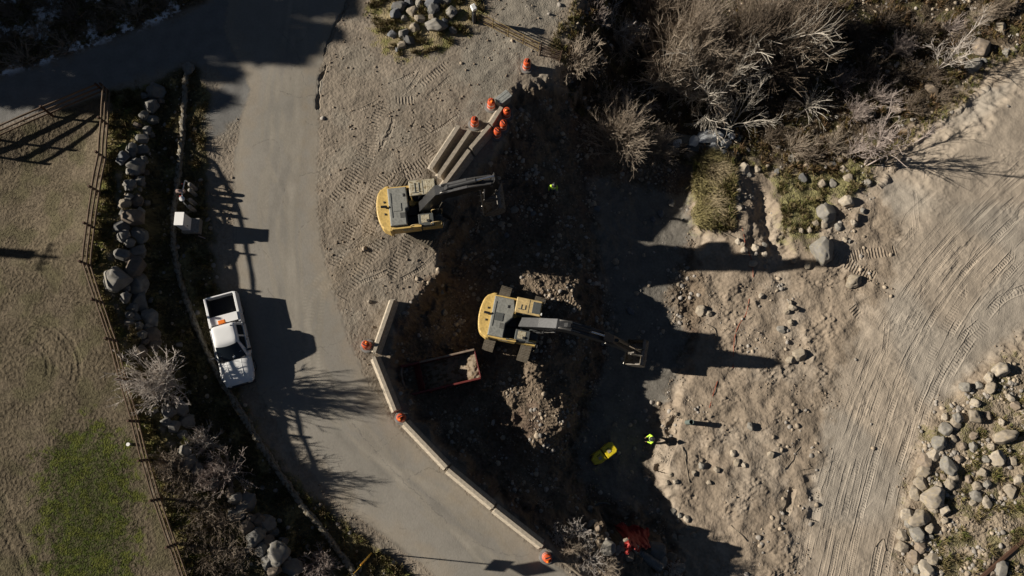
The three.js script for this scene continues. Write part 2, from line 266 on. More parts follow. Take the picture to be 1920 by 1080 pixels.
// lateral step of broken paving along the shoulder, tyre lines in the field, road cracks
for (const l of [[[650, 2], [644, 22], [632, 42], [624, 62], [613, 86], [607, 104]], [[612, 122], [604, 142], [598, 158], [597, 180], [597, 205]]]) stroke(spline(l, 50), 0.95, (s, t, x, z) => { const c = 0.12 * n2(s * 0.9, l[0][0]) + 0.06 * n2b(s * 3, 1), w = 0.03 + 0.24 * Math.max(0, n2b(s * 0.9 + 3, l[0][1]) * 0.6 + 0.4); return -0.17 * sstep(w + 0.06, w - 0.06, Math.abs(t - c)) ; });
stroke(spline([[1648, 352], [1668, 325], [1690, 290], [1730, 255], [1780, 215], [1830, 175], [1880, 140], [1940, 100]], 120), 1.3, (s, t, x, z) => { const c = 0.35 * n2(s * 0.5, 7), h = 0.16 + 0.16 * n2b(s * 0.8, 2) + 0.06 * n2(s * 3, 5); return Math.max(0, h) * Math.max(0, 1 - Math.pow((t - c) / 0.5, 2)); });
stroke(spline([[1515, 880], [1522, 910], [1530, 940], [1524, 975]], 30), 0.9, (s, t) => -0.16 * (1 - t * t) * sstep(-0.5, 0.2, n2(s, 3))); stroke(spline([[1488, 915], [1480, 950], [1474, 965]], 20), 0.5, (s, t) => -0.2 * (1 - t * t));
stroke(spline([[1268, 782], [1262, 805], [1258, 830], [1246, 858], [1240, 885]], 40), 0.9, (s, t) => -0.35 * (1 - t * t) * (0.7 + 0.3 * n2(s * 1.2, 2)));
const crack = (l, w = 0.07, d = 0.5) => stroke(spline(l, 60), 0.5, (s, t, x, z) => { const c = 0.45 * n2(s * 1.1, l[0][0]) + 0.25 * n2b(s * 4, l[0][1]); return Math.abs(t * 0.25 - c * 0.2) < w * 0.5 * (0.6 + 0.5 * n2(s * 2, 3)) ? d : 0; }, stain);
crack([[612, 700], [640, 760], [690, 830], [760, 905], [840, 980]], 0.06, 0.3); crack([[560, 330], [600, 322]], 0.06, 0.35); crack([[440, 330], [445, 480], [458, 620]], 0.05, 0.25); crack([[500, 640], [560, 660], [640, 640]], 0.05, 0.2); crack([[520, 170], [560, 182], [600, 176]], 0.05, 0.3); crack([[530, 60], [560, 110], [575, 170]], 0.05, 0.25); crack([[760, 900], [800, 880], [835, 885]], 0.05, 0.3); crack([[690, 860], [760, 800]], 0.05, 0.2); crack([[880, 1010], [950, 1040], [1000, 1040]], 0.05, 0.25);
for (let k = 0; k < 16; k++) stroke(spline([[520 + rnd() * 60, -40], [490 + rnd() * 80, 250], [480 + rnd() * 90, 420], [530 + rnd() * 70, 640], [640 + rnd() * 80, 820], [800 + rnd() * 90, 960], [950 + rnd() * 80, 1110]], 120), 0.3 + rnd() * 0.5, (s, t, x, z) => (k % 3 ? -0.09 : 0.07) * (1 - t * t) * sstep(-0.4, 0.5, n2(x * 0.25 + k * 5, z * 0.25)), stain);
for (let k = 0; k < 7; k++) stroke(spline([[700 + rnd() * 40, 300 + rnd() * 200], [630 + rnd() * 20, 420 + rnd() * 120], [575 + rnd() * 40, 520 + rnd() * 140], [560 + rnd() * 60, 700 + rnd() * 100]], 60), 0.4, (s, t, x, z) => -0.16 * (1 - t * t) * sstep(-0.2, 0.5, n2(x * 0.4 + k * 5, z * 0.4)) * (0.6 + 0.4 * Math.sign(Math.sin(s * 30))), stain);
for (const r of [70, 82, 118, 130]) stroke(spline(Array.from({ length: 12 }, (_, i) => [20 + r * Math.cos(-1.9 + i * 0.2), 690 + r * 0.8 * Math.sin(-1.9 + i * 0.2)]), 30), 0.3, (s, t) => -0.035 * (1 - t * t));
for (const l of [[[5, 930], [40, 1000], [70, 1080]], [[0, 990], [30, 1040], [50, 1090]]]) stroke(spline(l, 12), 0.35, (s, t) => -0.035 * (1 - t * t));

// ---------------------------------------------------------------- colour and relief of every spot of ground
const colorTex = new Uint8Array(TW * TH * 4), bumpTex = new Float32Array(TW * TH);
const toS = c => { c = clamp(c, 0, 1); return Math.round(255 * (c <= 0.0031308 ? 12.92 * c : 1.055 * Math.pow(c, 1 / 2.4) - 0.055)); };
const lumpAt = (x, z) => {
  const wpit = sstep(-0.3, 0.4, Zn.pit(x, z)), wfl = sstep(-0.3, 0.4, Zn.floor(x, z)), wroad = Math.max(sstep(-0.6, 0.1, Zn.asphalt(x, z)), sstep(-0.6, 0.1, Zn.upper(x, z))), wf = sstep(-0.4, 0.2, Zn.field(x, z)), wh = sstep(-1.2, 1.2, Zn.haul(x, z));
  const wright = sstep(8, 11, x) * (1 - wh), wcreek = sstep(-0.5, 0.5, Zn.creek(x, z)), wditch = sstep(-0.3, 0.3, Math.max(Zn.ditch(x, z), Zn.bank(x, z)));
  let a = 0.035; a = lerp(a, 0.105, wright); a = lerp(a, 0.13, wpit); a = lerp(a, 0.03, wfl); a = lerp(a, 0.03, wh); a = lerp(a, 0.15, wcreek); a = lerp(a, 0.06, wditch); a = lerp(a, 0.02, wf); a = lerp(a, 0.004, wroad);
  const patch = 0.06 + 1.1 * sstep(-0.05, 0.75, n2b(x * 0.24 + 50, z * 0.24) + 0.4 * n2(x * 0.8, z * 0.8 + 20) + (wpit > 0.5 ? 0.3 : 0)), broadL = n2(x * 0.42, z * 0.42) * 0.9 + n2b(x * 0.95, z * 0.95) * 0.5;
  const clod = Math.max(0, n2(x * 2.3 + 9, z * 2.3) - 0.15) * 1.1 + Math.max(0, n2b(x * 4.6, z * 4.6 + 5) - 0.2) * 0.7, rid = 1 - Math.abs(n2b(x * 1.3 + 30, z * 1.3)), wp = x < 9 && wpit < 0.5 ? 0.5 : 1;
  return a * (broadL + patch * (clod + 0.7 * rid * rid * rid) * wp * (wright > 0.5 ? 0.75 : 1) + (0.06 + 0.22 * patch) * n2(x * 3.1, z * 3.1));
};
let r, g, b, bu, wob2;
const D = new Float64Array(16), zoneList = Object.values(Zn), zoneData = zoneList.map(f => f.data);
const put = (w, R, G, B, h) => { if (w <= 0) return; r += (R - r) * w; g += (G - g) * w; b += (B - b) * w; bu += (h - bu) * w; };
const edge = (k, soft, wob = 1) => sstep(-soft, soft, D[k] + wob2 * wob);
for (let j = 0; j < TH; j++) for (let i = 0; i < TW; i++) {
  const x = X0 + (i + 0.5) * tx, z = Z0 + (j + 0.5) * tz, q = j * TW + i;
  const big = n2(x * 0.18, z * 0.18), mid = n2b(x * 0.8, z * 0.8), fin = n2(x * 3.3, z * 3.3), mic = n2b(x * 11, z * 11), w2 = mid * 0.25 + fin * 0.1;
  const grit = rnd();
  bu = 0.012 * mic + 0.012 * fin + 0.010 * (grit - 0.5); wob2 = w2;
  // bare earth
  const s = 1 + 0.16 * big + 0.12 * mid + 0.12 * fin + 0.10 * mic + 0.10 * (grit - 0.5); r = 0.222 * s; g = 0.186 * s; b = 0.145 * s;
  { const gr = sstep(0.1, 0.6, n2b(x * 0.33 + 7, z * 0.33) + 0.3 * fin) * 0.5; r = lerp(r, 0.24 * s, gr); g = lerp(g, 0.213 * s, gr); b = lerp(b, 0.172 * s, gr); }
  const wet = sstep(9, 13, x); put(wet * 0.9, 0.25 * s, 0.2 * s, 0.149 * s, 0.011 * mic + 0.011 * fin + 0.010 * (grit - 0.5));
  { const fx = clamp((x - X0) / zc, 0, ZNX - 1.001), fz = clamp((z - Z0) / zc, 0, ZNZ - 1.001), i0 = fx | 0, j0 = fz | 0, u = fx - i0, v = fz - j0, q0 = j0 * ZNX + i0, a = (1 - u) * (1 - v), b2 = u * (1 - v), c = (1 - u) * v, e = u * v;
    for (let k = 0; k < zoneList.length; k++) { const d = zoneData[k]; D[k] = d[q0] * a + d[q0 + 1] * b2 + d[q0 + ZNX] * c + d[q0 + ZNX + 1] * e; } }
  if (x > 9) put(wet * 0.75 * sstep(0.1, 0.6, n2b(x * 0.16 + 9, z * 0.16) + 0.3 * mid + 0.15 * fin), 0.295 * s, 0.246 * s, 0.192 * s, 0.012 * mic + 0.012 * fin);
  if (D[2] > -1.9) put(edge(2, 0.4), 0.238 * s, 0.212 * s, 0.172 * s, 0.014 * mic + 0.02 * (grit - 0.5));
  if (D[13] > -1.9) { const h = edge(13, 0.7, 2), s2 = 1 + 0.10 * big + 0.07 * mid + 0.06 * fin + 0.05 * mic + 0.06 * (grit - 0.5); put(h, 0.33 * s2, 0.277 * s2, 0.217 * s2, 0.006 * mic + 0.005 * fin + 0.006 * (grit - 0.5)); const gz = h * sstep(0.0, 0.5, n2b(x * 0.11 + 3, z * 0.11)) * 0.7; put(gz, 0.298 * s2, 0.266 * s2, 0.222 * s2, 0.008 * mic + 0.014 * (grit - 0.5)); }
  if (D[14] > -1.9) { const k = 1 + 0.3 * mid + 0.25 * fin + 0.2 * mic; put(edge(14, 0.5, 2), 0.235 * s, 0.19 * s, 0.138 * s, 0.03 * mic + 0.03 * fin); put(edge(14, 0.5, 2) * sstep(0.0, 0.5, n2(x * 0.5 + 5, z * 0.5) + 0.4 * fin), 0.15 * k, 0.13 * k, 0.07 * k, 0.05 * mic); }
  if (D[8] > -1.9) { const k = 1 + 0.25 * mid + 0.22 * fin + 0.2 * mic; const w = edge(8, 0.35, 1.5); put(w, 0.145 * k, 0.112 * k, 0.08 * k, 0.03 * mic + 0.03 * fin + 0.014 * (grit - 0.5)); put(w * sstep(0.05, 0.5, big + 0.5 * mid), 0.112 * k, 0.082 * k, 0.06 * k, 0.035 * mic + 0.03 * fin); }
  if (D[9] > -1.9) { const k = 1 + 0.12 * mid + 0.12 * fin + 0.12 * mic; put(edge(9, 0.5, 1.5), 0.152 * k, 0.139 * k, 0.119 * k, 0.008 * mic + 0.014 * (grit - 0.5)); }
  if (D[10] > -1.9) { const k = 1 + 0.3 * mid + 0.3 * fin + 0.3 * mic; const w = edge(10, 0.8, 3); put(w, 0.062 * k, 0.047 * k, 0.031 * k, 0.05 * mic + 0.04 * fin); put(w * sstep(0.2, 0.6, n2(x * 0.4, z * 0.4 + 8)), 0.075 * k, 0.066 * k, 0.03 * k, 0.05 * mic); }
  if (D[11] > -1.9 || D[12] > -1.9) { const k = 1 + 0.3 * fin + 0.35 * mic + 0.2 * mid; for (const z of [11, 12]) put(edge(z, 0.5, 2), 0.165 * k, 0.15 * k, 0.07 * k, 0.06 * mic); }
  if (D[3] > -1.9) { const k = 1 + 0.25 * fin + 0.3 * mic, w = edge(3, 0.4, 2); put(w, 0.24 * k, 0.195 * k, 0.115 * k, 0.04 * mic); put(w * sstep(0, 0.5, mid + 0.3 * fin), 0.16 * k, 0.145 * k, 0.06 * k, 0.05 * mic); }
  if (D[7] > -1.9) { const k = 1 + 0.25 * mid + 0.3 * fin + 0.3 * mic, w = edge(7, 0.25, 1); put(w, 0.085 * k, 0.072 * k, 0.038 * k, 0.05 * mic + 0.03 * fin); put(w * sstep(0.1, 0.6, n2b(x * 0.5, z * 0.5) + 0.3 * fin), 0.15 * k, 0.125 * k, 0.06 * k, 0.05 * mic); }
  if (D[6] > -1.9) { const k = 1 + 0.22 * mid + 0.28 * fin + 0.3 * mic, w = edge(6, 0.3, 1); put(w, 0.145 * k, 0.118 * k, 0.05 * k, 0.05 * mic + 0.02 * fin); put(w * sstep(-0.1, 0.5, n2(x * 0.7, z * 0.7 + 3)), 0.10 * k, 0.098 * k, 0.03 * k, 0.05 * mic); }
  if (D[4] > -0.5) { // dry lawn with a green patch
    const k = 1 + 0.10 * big + 0.13 * mid + 0.20 * fin + 0.26 * mic + 0.22 * (grit - 0.5), w = edge(4, 0.12, 0.3);
    put(w, 0.108 * k, 0.087 * k, 0.058 * k, 0.018 * mic + 0.02 * fin + 0.012 * (grit - 0.5));
    put(w * 0.6 * sstep(-0.1, 0.6, n2b(x * 0.45 + 4, z * 0.45) + 0.3 * mid), 0.083 * k, 0.075 * k, 0.04 * k, 0.022 * mic);
    put(w * 0.5 * sstep(0.2, 0.7, n2(x * 0.3 + 14, z * 0.3)), 0.138 * k, 0.11 * k, 0.078 * k, 0.014 * mic);
    const gp = 0.88 * w * sstep(-0.6, 0.9, D[5] + mid * 0.9 + fin * 0.5) * (0.55 + 0.45 * sstep(-0.5, 0.3, fin + mid)); put(gp, 0.042 * k, 0.062 * k, 0.008 * k, 0.03 * mic); put(gp * sstep(0.0, 0.7, mid + 0.4 * fin) * 0.8, 0.078 * k, 0.080 * k, 0.017 * k, 0.03 * mic);
  }
  if (D[15] > -1.9) { const k = 1 + 0.3 * mid + 0.35 * fin + 0.3 * mic, w = edge(15, 0.3, 1.2); put(w, 0.105 * k, 0.08 * k, 0.05 * k, 0.05 * mic + 0.05 * fin); const sn = w * sstep(0.30, 0.42, n2(x * 0.42 + 3, z * 0.42) + 0.35 * n2b(x * 2.2, z * 2.2) + 0.25 * mic); put(sn, 0.78, 0.80, 0.83, 0.04 * mic + 0.03); }
  if (D[1] > -1) { const k = 1 + 0.10 * mid + 0.06 * fin + 0.05 * mic + 0.06 * (grit - 0.5); put(sstep(-0.35, 0.35, D[1] + w2), 0.178 * k, 0.172 * k, 0.16 * k, 0.003 * mic + 0.004 * (grit - 0.5)); }
  if (D[0] > -0.6) { // dusty asphalt: wheel lanes, dust drifts, cracks
    const w = sstep(-0.10, 0.10, D[0] + w2 * 0.45), k = 1 + 0.05 * big + 0.05 * mid + 0.04 * fin + 0.04 * mic + 0.06 * (grit - 0.5);
    put(w, 0.236 * k, 0.217 * k, 0.187 * k, 0.0025 * mic + 0.004 * (grit - 0.5));
    put(w * 0.6 * sstep(1.4, 0.1, D[0] + mid * 0.5), 0.275 * k, 0.234 * k, 0.18 * k, 0.004 * mic);
    put(w * 0.55 * sstep(0.1, 0.7, n2b(x * 0.22, z * 0.12) + 0.25 * mid), 0.21 * k, 0.195 * k, 0.168 * k, 0.003 * mic);
    put(w * 0.5 * sstep(0.16, 0.02, D[0] + w2 * 0.45) * sstep(-0.3, 0.4, mid), 0.12, 0.108, 0.09, -0.004); const cr1 = Math.abs(n2(x * 0.23 + 40, z * 0.23)) + 0.012 * fin; put(w * 0.45 * sstep(0.012, 0.004, cr1) * sstep(0.1, 0.3, n2b(x * 0.3, z * 0.3)), 0.10, 0.09, 0.075, -0.012);
  }
  if (stain[q]) { const m = 1 - clamp(stain[q], -0.25, 0.6); r *= m; g *= m * (stain[q] < 0 ? 0.985 : 1); b *= m * (stain[q] < 0 ? 0.955 : 1); }
  colorTex[q * 4] = toS(r); colorTex[q * 4 + 1] = toS(g); colorTex[q * 4 + 2] = toS(b); colorTex[q * 4 + 3] = 255;
  bumpTex[q] = bu;
}
// the mesh takes the broad part of the relief, the bump the rest
const broad = new Float32Array(TW * TH);
{ const R = 2, tmp = new Float32Array(TW * TH);
  for (let j = 0; j < TH; j++) for (let i = 0; i < TW; i++) { let a = 0; for (let k = -R; k <= R; k++) a += relief[j * TW + clamp(i + k, 0, TW - 1)]; tmp[j * TW + i] = a / (2 * R + 1); }
  for (let j = 0; j < TH; j++) for (let i = 0; i < TW; i++) { let a = 0; for (let k = -R; k <= R; k++) a += tmp[clamp(j + k, 0, TH - 1) * TW + i]; broad[j * TW + i] = a / (2 * R + 1); }
}
const broadAt = (x, z) => { const i = clamp(Math.floor((x - X0) / tx), 0, TW - 1), j = clamp(Math.floor((z - Z0) / tz), 0, TH - 1); return broad[j * TW + i]; };
const BMIN = -0.2, BRANGE = 0.4, bumpRGBA = new Float32Array(TW * TH * 4);
for (let q = 0; q < TW * TH; q++) { const v = clamp((bumpTex[q] + relief[q] - broad[q] - BMIN) / BRANGE, 0, 1); bumpRGBA[q * 4] = bumpRGBA[q * 4 + 1] = bumpRGBA[q * 4 + 2] = v; bumpRGBA[q * 4 + 3] = 1; }
const groundColor = new THREE.DataTexture(colorTex, TW, TH); groundColor.colorSpace = THREE.SRGBColorSpace;
const groundBump = new THREE.DataTexture(bumpRGBA, TW, TH, THREE.RGBAFormat, THREE.FloatType);
for (const t of [groundColor, groundBump]) { t.magFilter = t.minFilter = THREE.LinearFilter; t.needsUpdate = true; }
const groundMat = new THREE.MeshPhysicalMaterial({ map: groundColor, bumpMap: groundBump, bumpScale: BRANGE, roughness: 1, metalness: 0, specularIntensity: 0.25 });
const outerMat = mat([0.15, 0.118, 0.078], 0.96, 0, { map: grimeMap });

// ---------------------------------------------------------------- terrain mesh, one sheet split along the borders of its zones
{
  const step = 0.1, xs = [], zs = [];
  const outer = [1.2, 3, 7, 15, 32, 70, 150, 320];
  for (const o of [...outer].reverse()) { xs.push(X0 - o); zs.push(Z0 - o); }
  for (let x = X0; x <= X1 + 1e-6; x += step) xs.push(x);
  for (let z = Z0; z <= Z1 + 1e-6; z += step) zs.push(z);
  for (const o of outer) { xs.push(X1 + o); zs.push(Z1 + o); }
  const NX = xs.length, NZ = zs.length, H = new Float32Array(NX * NZ), fine0 = outer.length, fineX1 = NX - outer.length - 1, fineZ1 = NZ - outer.length - 1;
  for (let j = 0; j < NZ; j++) for (let i = 0; i < NX; i++) {
    const x = clamp(xs[i], X0, X1), z = clamp(zs[j], Z0, Z1);
    const hold = Math.max(sstep(-1.4, -0.3, Zn.asphalt(x, z)), sstep(-1.4, -0.3, Zn.upper(x, z)), sstep(-0.6, 0.2, Zn.field(x, z))), k = 1 - hold;
    H[j * NX + i] = coarseAt(x + k * (0.42 * n2(x * 0.42 + 70, z * 0.42) + 0.22 * n2b(x * 1.1, z * 1.1 + 33) + 0.1 * n2(x * 2.6, z * 2.6 + 44)), z + k * (0.42 * n2b(x * 0.42 + 20, z * 0.42 + 9) + 0.22 * n2(x * 1.1 + 80, z * 1.1) + 0.1 * n2b(x * 2.6 + 4, z * 2.6))) + lumpAt(x, z) + broadAt(x, z);
  }
  const fineH = new Float32Array((fineX1 - fine0 + 1) * (fineZ1 - fine0 + 1)), fw = fineX1 - fine0 + 1, fh = fineZ1 - fine0 + 1;
  for (let j = 0; j < fh; j++) for (let i = 0; i < fw; i++) fineH[j * fw + i] = H[(j + fine0) * NX + i + fine0];
  heightAt = grid(fineH, fw, fh, step);
  const N = new Float32Array(NX * NZ * 3), nv = V(0, 0, 0);
  for (let j = 0; j < NZ; j++) for (let i = 0; i < NX; i++) {
    const a = Math.max(i - 1, 0), b = Math.min(i + 1, NX - 1), c = Math.max(j - 1, 0), d = Math.min(j + 1, NZ - 1);
    nv.set(-(H[j * NX + b] - H[j * NX + a]) / (xs[b] - xs[a]), 1, -(H[d * NX + i] - H[c * NX + i]) / (zs[d] - zs[c])).normalize().toArray(N, 3 * (j * NX + i));
  }
  const names = ['dirt_ground', 'asphalt_road', 'paved_side_road', 'gravel_driveway', 'grass_field', 'excavation_slope', 'pit_floor', 'creek_bed', 'dirt_haul_road', 'rocky_bank', 'grassy_verge', 'surrounding_ground'];
  const labels = ['bare brown earth around the works', 'dusty grey asphalt road curving past the works', 'shaded grey side road beside the rail fence', 'grey gravel driveway at the metal gate', 'dry brown lawn with a green patch', 'dark loose earth of the excavation', 'dark gravel floor of the deep pit', 'dark brown brushy creek bed', 'pale sandy haul road with tyre tracks', 'bank of dry earth under the boulder rows', 'grassy verge between the rail fence and the road', 'dry land around the site'];
  const zid = (x, z, out) => {
    if (out) return 11; const w = n2(x * 1.5, z * 1.5) * 0.12;
    if (Zn.asphalt(x, z) + w > 0) return 1; if (Zn.upper(x, z) + w > 0) return 2; if (Zn.drive(x, z) + w > 0) return 3; if (Zn.field(x, z) > 0) return 4; if (Zn.floor(x, z) + w > 0) return 6; if (Zn.pit(x, z) + w > 0) return 5;
    if (Zn.haul(x, z) + w > 0) return 8; if (Zn.rocks(x, z) + w > 0) return 9; if (Zn.creek(x, z) + w > 0) return 7; if (Zn.bank(x, z) > 0 || Zn.ditch(x, z) > 0) return 10; return 0;
  };
  const idx = names.map(() => []);
  for (let j = 0; j + 1 < NZ; j++) for (let i = 0; i + 1 < NX; i++) {
    const out = i < fine0 || j < fine0 || i >= fineX1 || j >= fineZ1, L = idx[zid((xs[i] + xs[i + 1]) / 2, (zs[j] + zs[j + 1]) / 2, out)], a = j * NX + i, b = a + 1, c = a + NX, d = c + 1;
    L.push(a, c, b, b, c, d);
  }
  names.forEach((nm, k) => {
    if (!idx[k].length) return;
    const map = new Map(), pos = [], nor = [], uv = [], id = new Uint32Array(idx[k].length);
    idx[k].forEach((v, n) => {
      let m = map.get(v);
      if (m === undefined) { m = map.size; map.set(v, m); const i = v % NX, j = (v / NX) | 0; pos.push(xs[i], H[v], zs[j]); nor.push(N[3 * v], N[3 * v + 1], N[3 * v + 2]); if (k === 11) uv.push(xs[i] / 9, zs[j] / 9); else uv.push((xs[i] - X0) / (X1 - X0), (zs[j] - Z0) / (Z1 - Z0)); }
      id[n] = m;
    });
    const g = new THREE.BufferGeometry(); g.setAttribute('position', new THREE.Float32BufferAttribute(pos, 3)); g.setAttribute('normal', new THREE.Float32BufferAttribute(nor, 3)); g.setAttribute('uv', new THREE.Float32BufferAttribute(uv, 2)); g.setIndex(new THREE.BufferAttribute(id, 1));
    tag(part(scene, nm, g, k === 11 ? outerMat : groundMat), labels[k], nm.split('_').pop(), null, 'structure');
  });
}
const onGround = (p, dy = 0) => [p.x, heightAt(p.x, p.z) + dy, p.z];
// ---------------------------------------------------------------- shapes
const rbox = (w, h, d, r = 0.03) => new RoundedBoxGeometry(w, h, d, 2, Math.min(r, w / 2.01, h / 2.01, d / 2.01));
const cyl = (r0, r1, h, n = 16) => new THREE.CylinderGeometry(r0, r1, h, n);
const move = (g, x, y, z, rx = 0, ry = 0, rz = 0) => { if (rx || ry || rz) g.applyMatrix4(new THREE.Matrix4().makeRotationFromEuler(new THREE.Euler(rx, ry, rz))); return g.translate(x, y, z); };
const merge = list => mergeGeometries(list.map(g => { const h = g.index ? g.toNonIndexed() : g; for (const k of Object.keys(h.attributes)) if (!['position', 'normal', 'uv'].includes(k)) h.deleteAttribute(k); if (!h.attributes.uv) h.setAttribute('uv', new THREE.Float32BufferAttribute(new Float32Array(h.attributes.position.count * 2), 2)); return h; }));
function rod(a, b, r, n = 10) { const d = b.clone().sub(a), L = d.length(), g = cyl(r, r, L, n); g.applyQuaternion(new THREE.Quaternion().setFromUnitVectors(V(0, 1, 0), d.normalize())); return g.translate((a.x + b.x) / 2, (a.y + b.y) / 2, (a.z + b.z) / 2); }
function extr(pts, depth, bevel = 0.02) {                       // outline in x,y pushed along z, centred
  const s = new THREE.Shape(pts.map(([x, y]) => new THREE.Vector2(x, y)));
  return new THREE.ExtrudeGeometry(s, { depth: depth - 2 * bevel, bevelEnabled: bevel > 0, bevelThickness: bevel, bevelSize: bevel, bevelSegments: 2, curveSegments: 8 }).translate(0, 0, -(depth - 2 * bevel) / 2);
}
const plan = (pts, y0, y1, bevel = 0.03) => extr(pts.map(([x, z]) => [x, -z]), y1 - y0, bevel).rotateX(-Math.PI / 2).translate(0, (y0 + y1) / 2, 0);   // outline in x,z standing from y0 to y1
function ribbon(line, half) {                                   // outline round a centre line of [x, y]
  const up = [], dn = [];
  line.forEach(([x, y], i) => { const a = line[Math.max(i - 1, 0)], b = line[Math.min(i + 1, line.length - 1)], dx = b[0] - a[0], dy = b[1] - a[1], L = Math.hypot(dx, dy), w = half[i]; up.push([x - dy / L * w, y + dx / L * w]); dn.push([x + dy / L * w, y - dx / L * w]); });
  return [...dn, ...up.reverse()];
}
function tubeGeo(pts, r, seg = 24, n = 6) { return new THREE.TubeGeometry(new THREE.CatmullRomCurve3(pts), seg, r, n, false); }
class Twigs {                                                   // many thin tapering limbs in one geometry
  constructor() { this.p = []; this.i = []; }
  limb(pts, r0, r1, n = 3) {
    const a = V(0, 0, 0), b = V(0, 0, 0), d = V(0, 0, 0), base = this.p.length / 3;
    for (let k = 0; k < pts.length; k++) {
      d.copy(pts[Math.min(k + 1, pts.length - 1)]).sub(pts[Math.max(k - 1, 0)]).normalize();
      a.set(d.y, -d.x, 0.3 * d.x); if (a.lengthSq() < 1e-4) a.set(1, 0, 0); a.addScaledVector(d, -a.dot(d)).normalize(); b.crossVectors(d, a);
      const r = lerp(r0, r1, k / (pts.length - 1));
      for (let m = 0; m < n; m++) { const t = m / n * 6.2832; this.p.push(pts[k].x + r * (a.x * Math.cos(t) + b.x * Math.sin(t)), pts[k].y + r * (a.y * Math.cos(t) + b.y * Math.sin(t)), pts[k].z + r * (a.z * Math.cos(t) + b.z * Math.sin(t))); }
      if (k) for (let m = 0; m < n; m++) { const q = base + (k - 1) * n + m, q2 = base + (k - 1) * n + (m + 1) % n; this.i.push(q, q + n, q2, q2, q + n, q2 + n); }
    }
  }
  build() { const g = new THREE.BufferGeometry(); g.setAttribute('position', new THREE.Float32BufferAttribute(this.p, 3)); g.setIndex(this.i); g.computeVertexNormals(); return g; }
}

// ---------------------------------------------------------------- materials
const M = {
  yellow: mat([0.80, 0.565, 0.19], 0.5, 0.0, { map: grimeMap }), paleYellow: mat([0.70, 0.53, 0.25], 0.6, 0, { map: grimeMap }), beige: mat([0.50, 0.45, 0.33], 0.7, 0, { map: dirtMap }),
  hood: mat([0.30, 0.31, 0.29], 0.6, 0, { map: grimeMap }), hoodDark: mat([0.10, 0.11, 0.11], 0.7, 0, { map: grimeMap }), black: mat([0.02, 0.02, 0.022], 0.6, 0), boom: mat([0.055, 0.057, 0.061], 0.36, 0.3, { map: grimeMap }), steel: mat([0.36, 0.35, 0.33], 0.35, 0.8, { map: grimeMap }), chrome: mat([0.7, 0.7, 0.7], 0.18, 1),
  shoe: mat([0.17, 0.145, 0.11], 0.85, 0.1, { map: dirtMap }), bucket: mat([0.20, 0.18, 0.155], 0.6, 0.2, { map: dirtMap }), glass: mat([0.015, 0.02, 0.025], 0.08, 0.0), mud: mat([0.21, 0.165, 0.115], 0.95, 0, { map: dirtMap, bumpMap: grainBump, bumpScale: 0.02 }),
  white: new THREE.MeshPhysicalMaterial({ color: rgb(0.74, 0.74, 0.73), roughness: 0.35, clearcoat: 0.6, clearcoatRoughness: 0.15, side: THREE.DoubleSide }), plastic: mat([0.03, 0.03, 0.032], 0.7), tyre: mat([0.022, 0.022, 0.022], 0.9), rim: mat([0.5, 0.5, 0.5], 0.3, 0.9), red: mat([0.3, 0.02, 0.015], 0.4), amber: mat([0.8, 0.2, 0.02], 0.35), lens: mat([0.75, 0.75, 0.72], 0.15), bedliner: mat([0.02, 0.021, 0.023], 0.85),
  orange: mat([0.80, 0.115, 0.025], 0.55, 0, { map: grimeMap }), band: mat([0.72, 0.70, 0.68], 0.4, 0, { map: grimeMap }), rubber: mat([0.20, 0.19, 0.18], 0.85, 0, { map: dirtMap }), concrete: mat([0.50, 0.445, 0.36], 0.9, 0, { map: grimeMap }), concreteOld: mat([0.44, 0.39, 0.32], 0.92, 0, { map: grimeMap }),
  wood: mat([0.27, 0.195, 0.135], 0.85, 0, { map: woodMap }), postWood: mat([0.125, 0.065, 0.038], 0.85, 0, { map: woodMap }), greyWood: mat([0.33, 0.29, 0.235], 0.9, 0, { map: woodMap }), gate: mat([0.30, 0.22, 0.10], 0.6, 0.3, { map: dirtMap }), gateDark: mat([0.085, 0.05, 0.03], 0.7, 0.2, { map: dirtMap }),
  skip: mat([0.19, 0.032, 0.028], 0.55, 0.1, { map: dirtMap }), skipWorn: mat([0.34, 0.26, 0.20], 0.7, 0.3, { map: dirtMap }), tarp: mat([0.30, 0.026, 0.02], 0.6), hivis: mat([0.52, 0.80, 0.06], 0.6), roller: mat([0.84, 0.68, 0.03], 0.45, 0, { map: grimeMap }), galvanised: mat([0.20, 0.205, 0.205], 0.6, 0.3, { map: grimeMap }), pvc: mat([0.10, 0.13, 0.12], 0.5), cabinet: mat([0.82, 0.81, 0.78], 0.5), bollard: mat([0.34, 0.32, 0.29], 0.7, 0, { map: grimeMap }), pipe: mat([0.62, 0.46, 0.40], 0.5, 0, { map: grimeMap }), lid: mat([0.36, 0.38, 0.37], 0.6, 0, { map: grimeMap }), sign: mat([0.58, 0.34, 0.04], 0.5), cable: mat([0.30, 0.07, 0.03], 0.7), helmet: mat([0.03, 0.03, 0.032], 0.35),
};

